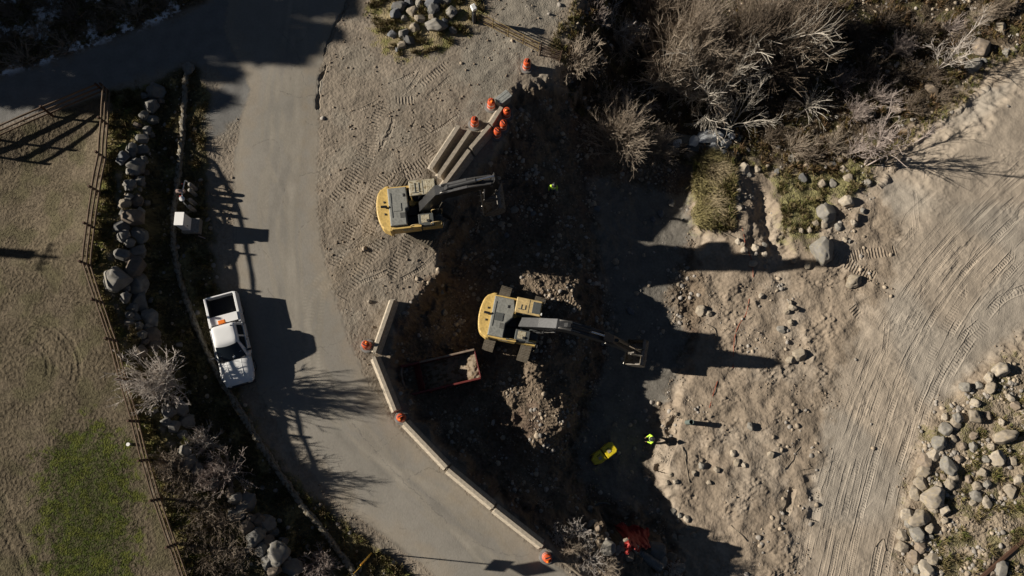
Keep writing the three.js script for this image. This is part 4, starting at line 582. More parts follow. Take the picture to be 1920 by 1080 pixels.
// ---------------------------------------------------------------- traffic drums
{
  const lathe = (a, n = 28) => new THREE.LatheGeometry(a.map(([r, y]) => new THREE.Vector2(r, y)), n);
  const body = lathe([[0.0, 0.02], [0.285, 0.02], [0.285, 0.08], [0.272, 0.1], [0.272, 0.26], [0.262, 0.28], [0.262, 0.44], [0.252, 0.46], [0.252, 0.62], [0.242, 0.64], [0.238, 0.82], [0.225, 0.88], [0.19, 0.92], [0.0, 0.93]]);
  const base = lathe([[0.0, 0.0], [0.44, 0.0], [0.45, 0.03], [0.43, 0.07], [0.3, 0.085], [0.0, 0.085]]), band1 = lathe([[0.2745, 0.12], [0.2745, 0.25]]), band2 = lathe([[0.2545, 0.475], [0.2545, 0.605]]), handle = rbox(0.3, 0.12, 0.05, 0.02), recess = rbox(0.3, 0.03, 0.09, 0.01);
  const drum = (px, py, label, amber, turn, tilt = 0) => {
    const p = P(px, py, 0.45), t = thing('traffic_drum', label, 'traffic drum', onGround(p, 0.005), turn, 'orange traffic drums'); t.rotation.z = tilt;
    part(t, 'drum_base', base, M.rubber); const b = part(t, 'drum_body', body, M.orange); part(b, 'reflective_band', band1, M.band); part(b, 'reflective_band', band2, M.band);
    part(t, 'drum_handle', handle, M.orange, [0.02, 0.97, 0]); part(t, 'handle_recess', recess, M.black, [0.02, 0.935, 0.06]); part(t, 'handle_recess', recess, M.black, [0.02, 0.935, -0.06]);
    if (amber) { const l = part(t, 'warning_lamp', cyl(0.09, 0.09, 0.1, 16).rotateX(Math.PI / 2), M.amber, [-0.05, 1.02, 0.09]); part(l, 'lamp_case', rbox(0.16, 0.1, 0.08, 0.02), M.amber, [0, -0.1, 0]); }
  };
  drum(988, 121, 'orange striped traffic drum standing alone by the end of the metal gate', false, 1.2); drum(921, 195, 'orange striped traffic drum beside the grey lidded box, road side of the barriers', true, 0.8); drum(890, 229, 'orange striped traffic drum between the stored barriers and the barrier line', false, 1.3);
  drum(950, 212, 'orange drum with amber lamp behind the barrier line, topmost of three', true, 0.1); drum(943, 234, 'tilted orange drum behind the barrier line, middle of three', false, 2.2, 0.07); drum(932, 249, 'orange drum behind the barrier line, lowest of three', false, 2.4, 0.03);
  drum(687, 647, 'orange drum on the shoulder where the first two pale barriers meet', true, 2.6); drum(752, 783, 'orange drum filling the gap in the row of pale barriers', true, 0.5); drum(1026, 1046, 'orange drum at the end of the barrier row beside the grey rail', true, 0.3);
}
{ // lidded utility box by the barriers
  const p = P(944, 183, 0.7), t = thing('utility_box', 'grey lidded plastic utility box at the end of the barrier line', 'utility box', onGround(p, -0.02), 0.72);
  part(t, 'box_body', rbox(0.95, 0.72, 0.52, 0.05), M.lid, [0, 0.36, 0]); const l = part(t, 'box_lid', rbox(1.05, 0.09, 0.62, 0.04), M.lid, [0, 0.76, 0]); part(l, 'lid_rib', rbox(0.85, 0.02, 0.05, 0.008), M.lid, [0, 0.05, 0.12]); part(l, 'lid_rib', rbox(0.85, 0.02, 0.05, 0.008), M.lid, [0, 0.05, -0.12]);
}
// ---------------------------------------------------------------- rail fence round the lawn
{
  const fence = (pts, label, bay) => {
    const w = pts.map(([a, b]) => P(a, b, 0)), c = [], t = thing('rail_fence', label, 'fence', [w[0].x, 0, w[0].z], 0, 'weathered rail fences round the lawn');
    for (let k = 0; k + 1 < w.length; k++) { const n = Math.max(1, Math.round(w[k].distanceTo(w[k + 1]) / bay)); for (let i = 0; i < n; i++) c.push(w[k].clone().lerp(w[k + 1], i / n)); } c.push(w[w.length - 1]);
    const rf = mulberry(pts.length * 31); c.forEach(p => { p.y = heightAt(p.x, p.z); });
    c.forEach((p, k) => {
      const q = c[Math.min(k + 1, c.length - 1)], o = c[Math.max(k - 1, 0)], an = -Math.atan2(q.z - o.z, q.x - o.x);
      part(t, 'post', rbox(0.13, 1.62, 0.12, 0.02), M.postWood, [p.x - w[0].x, p.y + 0.56, p.z - w[0].z], [(rf() - 0.5) * 0.05, an, (rf() - 0.5) * 0.05]);
      if (k + 1 < c.length) for (const h of [0.32, 0.72, 1.12]) {
        const a = V(p.x, p.y + h + (rf() - 0.5) * 0.05, p.z), b = V(q.x, q.y + h + (rf() - 0.5) * 0.05, q.z), d = b.clone().sub(a), L = d.length(), m = part(t, 'rail', railGeo, M.wood, [(a.x + b.x) / 2 - w[0].x, (a.y + b.y) / 2, (a.z + b.z) / 2 - w[0].z]);
        m.scale.x = L; m.quaternion.setFromUnitVectors(V(1, 0, 0), d.normalize()); m.position.add(V(0, 0, 1).applyQuaternion(m.quaternion).multiplyScalar(-0.075 + (rf() - 0.5) * 0.02));
      }
    });
  };
  const railGeo = new THREE.BoxGeometry(1, 0.135, 0.045, 6, 1, 1);
  { const a = railGeo.attributes.position; for (let i = 0; i < a.count; i++) { const x = a.getX(i); a.setY(i, a.getY(i) * (1 + 0.12 * Math.sin(x * 9)) + 0.012 * Math.sin(x * 5 + 1)); } railGeo.computeVertexNormals(); }
  fence([[208, 176], [201, 300], [172, 500], [220, 640], [262, 790], [302, 935], [362, 1105]], 'long three rail wooden fence between the lawn and the boulder row', 2.45);
  fence([[-60, 285], [0, 262], [100, 218], [200, 176]], 'three rail wooden fence between the lawn and the shaded side road', 2.5);
}
// ---------------------------------------------------------------- tube gate, its post and the short fence panel
{
  const a = P(896, 42, 0), b = P(1008, 103, 0), d = b.clone().sub(a), L = Math.hypot(d.x, d.z), an = -Math.atan2(d.z, d.x);
  const g = thing('field_gate', 'long tan metal tube gate across the gravel driveway', 'gate', [a.x, heightAt(a.x, a.z), a.z], an);
  for (let k = 0; k < 6; k++) part(g, 'gate_bar', rod(V(0, 0.22 + k * 0.2, 0), V(L, 0.22 + k * 0.2, 0), 0.028, 8), k % 3 === 1 ? M.gateDark : M.gate);
  for (let k = 0; k <= 4; k++) part(g, 'gate_upright', rod(V(L * k / 4, 0.18, 0), V(L * k / 4, 1.28, 0), 0.035, 8), M.gate);
  const c = P(1006, 103, 0), e = P(1046, 118, 0), l2 = Math.hypot(e.x - c.x, e.z - c.z), s = thing('fence_panel', 'short dark rusty tube fence panel beside the gate end', 'fence panel', [c.x + 0.12, heightAt(c.x, c.z), c.z], -Math.atan2(e.z - c.z, e.x - c.x));
  for (let k = 0; k < 6; k++) part(s, 'panel_bar', rod(V(0.1, 0.2 + k * 0.22, 0), V(l2, 0.2 + k * 0.22, 0), 0.03, 8), M.gateDark); for (const x of [0.1, l2]) part(s, 'panel_post', rod(V(x, -0.05, 0), V(x, 1.45, 0), 0.05, 10), M.gateDark);
  const p = P(889, 42, 0), m = thing('keypad_post', 'black gate post with a pale hooded box on top', 'post', onGround(p), 0.5);
  part(m, 'post', rbox(0.22, 1.5, 0.22, 0.03), M.black, [0, 0.75, 0]); part(m, 'hood', rbox(0.34, 0.3, 0.42, 0.06), M.cabinet, [0, 1.62, -0.05], [0.25, 0, 0]); part(m, 'keypad', rbox(0.16, 0.2, 0.03, 0.01), M.galvanised, [-0.02, 1.2, 0.12]);
}
// ---------------------------------------------------------------- low stone wall beside the road
{
  const line = spline([[350, 140], [343, 250], [334, 340], [327, 420], [330, 480], [345, 545], [368, 610], [390, 660], [430, 735], [475, 810], [520, 880], [570, 950], [615, 1005], [645, 1045], [690, 1110]], 420), t = thing('low_stone_wall', 'low grey mortared stone wall between the grassy ditch and the road shoulder', 'wall', [line[0].x, 0, line[0].z]), pos = [], uv = [], id = [], col = [], prof = [[-0.2, -0.3], [-0.2, 0.12], [-0.165, 0.23], [-0.07, 0.28], [0.07, 0.28], [0.165, 0.23], [0.2, 0.12], [0.2, -0.3]], n = prof.length; let s = 0;
  line.forEach((p, k) => { const q = line[Math.min(k + 1, line.length - 1)], o = line[Math.max(k - 1, 0)], L = Math.hypot(q.x - o.x, q.z - o.z), nx = -(q.z - o.z) / L, nz = (q.x - o.x) / L; s += k ? p.distanceTo(o) : 0; const y = heightAt(p.x, p.z), w = 0.03 * n2(s * 1.3, 9), wd = 0.85 + 0.2 * n2(s * 0.6, 4);
    prof.forEach(([a, b], m) => { const j1 = 0.055 * n2(s * 4.5 + m * 3, m * 1.7) + 0.03 * n2b(s * 11, m * 2.3); pos.push(p.x - line[0].x + nx * (a * wd + w + j1 * 0.6), y + b + (m > 0 && m < n - 1 ? j1 : 0), p.z - line[0].z + nz * (a * wd + w + j1 * 0.6)); uv.push(s * 0.5, m * 0.1); const c = 1 + 0.32 * n2(s * 5 + m, m * 0.9 + 2) + 0.15 * n2b(s * 14, m); col.push(c, c * 0.98, c * 0.94); });
    if (k) for (let m = 0; m + 1 < n; m++) { const a = (k - 1) * n + m; id.push(a, a + 1, a + n, a + 1, a + n + 1, a + n); } });
  const g = new THREE.BufferGeometry(); g.setAttribute('position', new THREE.Float32BufferAttribute(pos, 3)); g.setAttribute('uv', new THREE.Float32BufferAttribute(uv, 2)); g.setAttribute('color', new THREE.Float32BufferAttribute(col, 3)); g.setIndex(id); g.computeVertexNormals();
  part(t, 'wall_body', g, mat([0.26, 0.24, 0.20], 0.95, 0, { vertexColors: true, map: dirtMap, bumpMap: grainBump, bumpScale: 0.03 }));
}
{ // switch cabinet, bollards and gas meter
  const p = P(350, 418, 0.7), t = thing('electric_cabinet', 'white metal electric cabinet on a grey concrete base by the roadside', 'cabinet', onGround(p, -0.1), 0);
  part(t, 'concrete_base', rbox(1.05, 0.5, 0.95, 0.03), M.bollard, [0.12, 0.25, 0.05]); const b = part(t, 'cabinet_body', rbox(0.5, 1.15, 0.78, 0.02), M.cabinet, [-0.1, 1.05, 0]); part(b, 'cabinet_roof', rbox(0.56, 0.06, 0.84, 0.02), M.cabinet, [0, 0.6, 0]); part(b, 'cabinet_door', rbox(0.02, 1.0, 0.7, 0.005), M.cabinet, [0.255, 0, 0]); part(b, 'door_handle', rbox(0.04, 0.14, 0.04, 0.01), M.plastic, [0.28, 0, 0.26]);
  part(t, 'conduit', rod(V(0.5, 0.15, 0.62), V(0.9, -0.02, 0.75), 0.03, 8), M.pipe);
  const gm = P(346, 362, 0.5), m = thing('gas_meter', 'small pinkish gas meter with pipework in front of the grey bollards', 'gas meter', onGround(gm), 0);
  part(m, 'meter_pipe', tubeGeo([V(0.05, 0, -0.75), V(0.05, 0.7, -0.75), V(0.05, 0.85, -0.3), V(0.05, 0.85, 0.5), V(0.05, 0, 0.75)], 0.035, 30), M.cabinet); part(m, 'meter_body', cyl(0.13, 0.13, 0.5, 16).rotateZ(Math.PI / 2), M.pipe, [-0.1, 0.86, 0.02]); part(m, 'regulator', cyl(0.16, 0.16, 0.1, 16), M.cabinet, [0.06, 0.92, 0.52]); part(m, 'valve_handle', rbox(0.2, 0.03, 0.05, 0.01), M.red, [0.0, 0.8, -0.5]); part(m, 'valve_handle', rbox(0.12, 0.1, 0.1, 0.02), M.red, [-0.1, 0.78, 0.32]);
  [[347, 345], [347, 356], [347, 374], [346, 387]].forEach(([x, y], k) => { const q = P(x, y, 0.9), o = thing('bollard', ['grey steel bollard farthest from the white cabinet', 'grey steel bollard second from the free end of the row by the gas meter', 'grey steel bollard second from the white cabinet', 'grey steel bollard closest to the white cabinet'][k], 'bollard', onGround(V(q.x + 0.28, 0, q.z)), 0, 'bollards round the gas meter'); part(o, 'bollard_post', cyl(0.13, 0.13, 0.95, 18), M.bollard, [0, 0.42, 0]); part(o, 'bollard_cap', new THREE.SphereGeometry(0.13, 18, 8, 0, 6.3, 0, 1.6), M.bollard, [0, 0.895, 0]); });
}
{ // slim road sign seen edge-on
  const p = P(697, 1037, 0), t = thing('road_sign', 'slim road sign post with yellow panels turned edge on, standing in the verge grass', 'sign', onGround(p), 0.82);
  part(t, 'sign_post', rod(V(0, -0.1, 0), V(0, 3.9, 0), 0.035, 10), M.sign); part(t, 'sign_panel', rbox(0.8, 0.5, 0.012, 0.004), M.sign, [0, 3.0, 0.045]); part(t, 'sign_panel', rbox(0.85, 0.85, 0.012, 0.004), M.sign, [0, 3.75, 0.045], [0, 0, Math.PI / 4]);
}
{ // long grey rail that continues the barrier row
  const pts = [[1022, 1028], [1040, 1042], [1062, 1058], [1110, 1095]].map(([a, b]) => { const p = P(a, b, 0.1); p.y += 0.07; return p; });
  solo('timber_edging', tubeGeo(pts, 0.085, 40, 8), M.greyWood, 'long pale grey timber pole edging the road beyond the barrier row', 'timber');
}
// ---------------------------------------------------------------- red skip with soil
{
  const a = P(752, 690, 0.9), b = P(888, 657, 0.9), yb = heightAt((a.x + b.x) / 2, (a.z + b.z) / 2 + 0.4), t = thing('steel_skip', 'long open red steel skip holding pale soil, behind the curved barrier row', 'skip', [(a.x + b.x) / 2 + 0.25, yb - 0.02, (a.z + b.z) / 2 + 0.85], 13.5 * Math.PI / 180);
  part(t, 'skip_floor', rbox(4.7, 0.06, 1.8, 0.02), M.skip, [0, 0.08, 0]);
  for (const s of [-1, 1]) { part(t, 'side_wall', rbox(4.7, 1.15, 0.07, 0.02), M.skip, [0, 0.62, s * 0.93]); part(t, 'top_rail', rbox(3.55, 0.12, 0.13, 0.03), s < 0 ? M.skipWorn : M.skip, [0.58, 1.22, s * 0.93]); part(t, 'top_rail', rbox(1.15, 0.12, 0.13, 0.03), M.skip, [-1.78, 1.22, s * 0.93]); for (let k = 0; k < 5; k++) part(t, 'side_stiffener', rbox(0.1, 1.05, 0.08, 0.02), M.skip, [-1.9 + k * 0.95, 0.6, s * 1.0]); }
  part(t, 'end_wall', rbox(0.07, 1.15, 1.9, 0.02), M.skip, [2.35, 0.62, 0]); part(t, 'cross_plate', rbox(0.5, 0.06, 1.78, 0.02), M.skip, [-1.45, 0.62, 0], [0, 0, 0.6]); part(t, 'door_beam', tubeGeo([V(-2.36, 1.15, -0.9), V(-2.5, 1.05, -0.4), V(-2.5, 0.95, 0.1), V(-2.36, 0.8, 0.8)], 0.09, 20, 8), M.skipWorn); part(t, 'corner_post', rbox(0.14, 1.3, 0.14, 0.03), M.skip, [-2.38, 0.66, -0.93]); part(t, 'corner_post', rbox(0.14, 1.3, 0.14, 0.03), M.skip, [-2.38, 0.66, 0.93]);
  const g = new THREE.PlaneGeometry(3.6, 1.76, 60, 30).rotateX(-Math.PI / 2), q = g.attributes.position; for (let i = 0; i < q.count; i++) { const x = q.getX(i), z = q.getZ(i), k = x + 1.8; q.setY(i, 0.12 + 0.22 * sstep(0.0, 1.2, k) + 0.72 * sstep(2.3, 3.5, k + 0.25 * z) + 0.06 * n2(x * 3, z * 3) + 0.025 * n2b(x * 11, z * 11)); } g.computeVertexNormals();
  const heap = part(t, 'soil_heap', g, mat([0.24, 0.185, 0.13], 0.95, 0, { map: dirtMap, bumpMap: grainBump, bumpScale: 0.015 }), [0.5, 0, 0]);
}
// ---------------------------------------------------------------- trench roller
{
  const p = P(1132, 851, 0.7), t = thing('trench_roller', 'small yellow articulated trench roller on the dark pit floor', 'roller', onGround(p, 0.0), 36 * Math.PI / 180); t.scale.setScalar(0.9);
  for (const s of [-1, 1]) {
    const b = part(t, 'body', s > 0 ? plan([[0.1, -0.4], [0.82, -0.4], [0.95, -0.3], [0.95, 0.3], [0.82, 0.4], [0.1, 0.4]], 0.42, 0.98, 0.05) : plan([[-0.1, -0.38], [-0.55, -0.38], [-0.98, -0.16], [-0.98, 0.2], [-0.55, 0.38], [-0.1, 0.38]], 0.42, 0.94, 0.05), M.roller);
    part(b, 'cover_recess', rbox(0.26, 0.02, 0.22, 0.008), M.beige, [s * 0.42, s > 0 ? 1.0 : 0.96, 0.06]); part(b, 'cover_slot', rbox(0.3, 0.02, 0.05, 0.008), M.black, [s * 0.4, s > 0 ? 0.99 : 0.95, -0.16]);
    for (const z of [-0.25, 0.25]) { const d = part(t, 'drum', cyl(0.26, 0.26, 0.34, 22).rotateX(Math.PI / 2), M.roller, [s * 0.58, 0.27, z * 1.05]); const f = []; for (let k = 0; k < 12; k++) for (const w of [-0.1, 0.1]) f.push(move(new THREE.BoxGeometry(0.07, 0.07, 0.09), 0.28 * Math.cos(k * 0.5236 + w), 0.28 * Math.sin(k * 0.5236 + w), w, 0, 0, k * 0.5236 + w)); part(d, 'pad', merge(f), M.shoe); }
    part(t, 'scraper_frame', rbox(0.5, 0.1, 0.86, 0.03), M.black, [s * 0.72, 0.42, 0]);
  }
  part(t, 'hinge', cyl(0.12, 0.12, 0.45, 14), M.black, [0, 0.6, 0]);
}
// ---------------------------------------------------------------- pipes, tarpaulin, culvert, cables
{
  const p = P(1288, 792, 0), t = thing('drain_pipe', 'short dark green upright drain pipe standing in the lit earth', 'pipe', onGround(p), 0);
  part(t, 'pipe_wall', new THREE.LatheGeometry([[0.16, -0.1], [0.16, 1.05], [0.145, 1.05], [0.145, -0.1]].map(([a, b]) => new THREE.Vector2(a, b)), 22), M.pvc); part(t, 'pipe_collar', new THREE.LatheGeometry([[0.161, 0.85], [0.18, 0.87], [0.18, 1.05], [0.161, 1.05]].map(([a, b]) => new THREE.Vector2(a, b)), 22), M.pvc);
  const g = new THREE.PlaneGeometry(2.1, 1.5, 60, 44).rotateX(-Math.PI / 2), c = P(1190, 1006, 0), a = g.attributes.position;
  for (let i = 0; i < a.count; i++) { let x = a.getX(i), z = a.getZ(i); const sx = x + 0.18 * n2(z * 1.2, 3) - 0.25 * z * sstep(0, 1, x), sz = z * (0.75 - 0.25 * x * 0.5) + 0.15 * n2(x * 1.4, 8); a.setXYZ(i, sx, heightAt(c.x + sx, c.z + sz) + 0.07 + 0.38 * Math.abs(n2(sx * 1.4 + 3, sz * 1.2)) + 0.14 * Math.abs(n2b(sx * 3.0, sz * 2.2)) - 0.06 - heightAt(c.x, c.z) + 0.24, sz); } g.computeVertexNormals();
  solo('red_tarpaulin', g, M.tarp, 'crumpled dark red tarpaulin on the rocks at the pit end', 'tarpaulin', [c.x, heightAt(c.x, c.z), c.z]);
  const corr = (L, r, m) => { const pr = []; for (let k = 0; k <= L / 0.035; k++) pr.push(new THREE.Vector2(r + 0.018 * Math.cos(k * 1.57), k * 0.035 - L / 2)); return new THREE.LatheGeometry(pr, 28).rotateZ(Math.PI / 2); };
  const cu = P(1212, 1046, 0.2); const o = solo('culvert_pipe', corr(2.3, 0.3), M.galvanised, 'grey corrugated culvert pipe half buried among the rocks by the tarpaulin', 'culvert', [cu.x, heightAt(cu.x, cu.z) + 0.02, cu.z], [0, -0.6, 0]);
  const c2 = P(1128, 965, 0), ring = solo('pipe_ring', new THREE.TorusGeometry(0.85, 0.07, 8, 40, 3.6), M.hoodDark, 'dark curved half ring of pipe lying against the pit slope', 'pipe', [c2.x, heightAt(c2.x, c2.z) + 0.15, c2.z], [-1.2, 0.2, 0.9]);
  const cab = (pts, lab, m = M.cable, r = 0.022) => solo('ground_cable', tubeGeo(pts.map(([a, b]) => { const q = P(a, b); q.y += r * 0.9; return q; }), r, 60, 5), m, lab, 'cable');
  cab([[1378, 400], [1392, 430], [1398, 460], [1410, 490], [1412, 520]], 'thin rust red cable lying along the stony berm'); cab([[1405, 560], [1398, 590], [1385, 610], [1378, 630], [1374, 690]], 'thin rust red cable crossing the lit earth below the excavator shadow'); cab([[1345, 715], [1337, 740], [1330, 765]], 'short thin rust red cable above the drain pipe');
  const stick = (l, r, lab) => solo('branch', tubeGeo(l.map(([a, b]) => { const q = P(a, b); q.y += r * 1.3; return q; }), r, 24, 5), M.greyWood, lab, 'branch', undefined, undefined, 'loose branches on the earth');
  stick([[1279, 838], [1285, 865], [1292, 905]], 0.035, 'long straight grey stick lying below the worker at the bank'); stick([[1325, 608], [1340, 618], [1343, 640]], 0.03, 'bent grey stick beside the round rock above the excavator boom shadow'); stick([[1310, 350 + 70], [1345, 432], [1380, 448]], 0.05, 'dark stick across the earth below the tall grass clump'); stick([[1470, 880], [1490, 850], [1500, 838]], 0.025, 'thin twig on the lit earth beside the haul road rut'); stick([[1640, 1025], [1655, 1010], [1660, 1030]], 0.025, 'small forked twig on the haul road'); stick([[1520, 68], [1560, 90], [1590, 105]], 0.09, 'pale fallen trunk in the dark creek brush'); stick([[1370, 985], [1392, 1005], [1400, 1015]], 0.03, 'short stick on the pale earth near the pit end');
  const bm = P(1880, 1050, 0.2), q2 = P(1925, 1010, 0.2), q1 = P(1835, 1085, 0.2); solo('timber_beam', move(rbox(q1.distanceTo(q2), 0.16, 0.2, 0.02), 0, 0, 0), M.postWood, 'dark squared timber beam lying on the rocky bank', 'timber', [(q1.x + q2.x) / 2, (heightAt(q1.x, q1.z) + heightAt(q2.x, q2.z)) / 2 + 0.2, (q1.z + q2.z) / 2], [0, -Math.atan2(q2.z - q1.z, q2.x - q1.x), 0]);
  const wm = P(246, 833, 0), mk = thing('marker_stub', 'small white topped marker stub in the lawn by the fence', 'marker', onGround(wm), 0); part(mk, 'stub_pipe', cyl(0.09, 0.09, 0.34, 14), M.pvc, [0, 0.15, 0]); part(mk, 'stub_cap', cyl(0.1, 0.1, 0.06, 14), M.cabinet, [0, 0.34, 0]);
}
// ---------------------------------------------------------------- workers
function person(label, pos, turn, bones, hat) {
  // bones: [ax,ay,az, bx,by,bz, ra, rb, tone]
  const tones = { vest: rgb(0.50, 0.82, 0.05), strip: rgb(0.7, 0.7, 0.66), trousers: rgb(0.03, 0.035, 0.05), boot: rgb(0.05, 0.035, 0.022), skin: rgb(0.42, 0.24, 0.16), glove: rgb(0.12, 0.11, 0.1) };
  const field = (list, cx, cy, cz, half, res, k) => {
    const mc = new MarchingCubes(res, M.hivis, false, false, 90000), f = mc.field, hs = res / 2, m = V(0, 0, 0);
    const dist = new Float32Array(res * res * res).fill(0.5);
    for (const b of list) {
      const ex = b[3] - b[0], ey = b[4] - b[1], ez = b[5] - b[2], ee = ex * ex + ey * ey + ez * ez || 1e-9, R = Math.max(b[6], b[7]) + k + 2.5 * half / hs, lo = (v, c) => clamp(Math.floor((v - R - c) / half * hs + hs), 0, res - 1), hi = (v, c) => clamp(Math.ceil((v + R - c) / half * hs + hs), 0, res - 1);
      for (let z = lo(Math.min(b[2], b[5]), cz); z <= hi(Math.max(b[2], b[5]), cz); z++) for (let y = lo(Math.min(b[1], b[4]), cy); y <= hi(Math.max(b[1], b[4]), cy); y++) for (let x = lo(Math.min(b[0], b[3]), cx); x <= hi(Math.max(b[0], b[3]), cx); x++) {
        const X = cx + (x - hs) / hs * half, Y = cy + (y - hs) / hs * half, Z = cz + (z - hs) / hs * half, t = clamp(((X - b[0]) * ex + (Y - b[1]) * ey + (Z - b[2]) * ez) / ee, 0, 1), q = Math.hypot(X - b[0] - t * ex, Y - b[1] - t * ey, Z - b[2] - t * ez) - lerp(b[6], b[7], t), n = x + y * res + z * res * res, d = dist[n], h = Math.max(k - Math.abs(d - q), 0) / k;
        dist[n] = Math.min(d, q) - h * h * k * 0.25;
      }
    }
    for (let n = 0; n < f.length; n++) f[n] = -dist[n];
    mc.isolation = 0; mc.update();
    const n = mc.count, pos = new Float32Array(n * 3), nor = new Float32Array(n * 3), col = new Float32Array(n * 3);
    for (let i = 0; i < n; i++) {
      const X = cx + mc.positionArray[3 * i] * half, Y = cy + mc.positionArray[3 * i + 1] * half, Z = cz + mc.positionArray[3 * i + 2] * half; pos.set([X, Y, Z], 3 * i);
      let bd = 9, tn = 'vest'; for (const b of list) { const ex = b[3] - b[0], ey = b[4] - b[1], ez = b[5] - b[2], t = clamp(((X - b[0]) * ex + (Y - b[1]) * ey + (Z - b[2]) * ez) / (ex * ex + ey * ey + ez * ez), 0, 1), q = Math.hypot(X - b[0] - t * ex, Y - b[1] - t * ey, Z - b[2] - t * ez) - lerp(b[6], b[7], t); if (q < bd) { bd = q; tn = b[8]; } }
      tones[tn].toArray(col, 3 * i); nor.set([mc.normalArray[3 * i], mc.normalArray[3 * i + 1], mc.normalArray[3 * i + 2]], 3 * i);
    }
    const g = new THREE.BufferGeometry(); g.setAttribute('position', new THREE.BufferAttribute(pos, 3)); g.setAttribute('color', new THREE.BufferAttribute(col, 3)); g.computeVertexNormals(); return g;
  };
  const big = bones.filter(b => !b[9]), t = thing('person', label, 'person', pos, turn, 'workers on the site'), geos = [field(big, 0, 0.92, 0, 1.0, 112, 0.05)];
  for (const key of ['handL', 'handR', 'head']) { const l = bones.filter(b => b[9] === key); if (!l.length) continue; let c = V(0, 0, 0); l.forEach(b => c.add(V(b[0] + b[3], b[1] + b[4], b[2] + b[5]).multiplyScalar(0.5 / l.length))); geos.push(field(l, c.x, c.y, c.z, key === 'head' ? 0.2 : 0.16, key === 'head' ? 84 : 72, key === 'head' ? 0.02 : 0.008)); }
  part(t, 'body', mergeGeometries(geos), new THREE.MeshStandardMaterial({ vertexColors: true, roughness: 0.75 }));
  const h = part(t, 'hard_hat', new THREE.SphereGeometry(0.135, 24, 12, 0, 6.2832, 0, 1.62), hat.m, hat.pos, hat.rot || [0, 0, 0]); h.scale.set(1.12, 0.95, 1); part(h, 'brim', cyl(0.165, 0.17, 0.018, 24), hat.m, [0.03, 0, 0]); part(h, 'ridge', rbox(0.24, 0.03, 0.05, 0.012), hat.m, [0, 0.125, 0]);
  for (const [n, g, p, r] of hat.clothing || []) part(t, n, g, M.band, p, r);
}
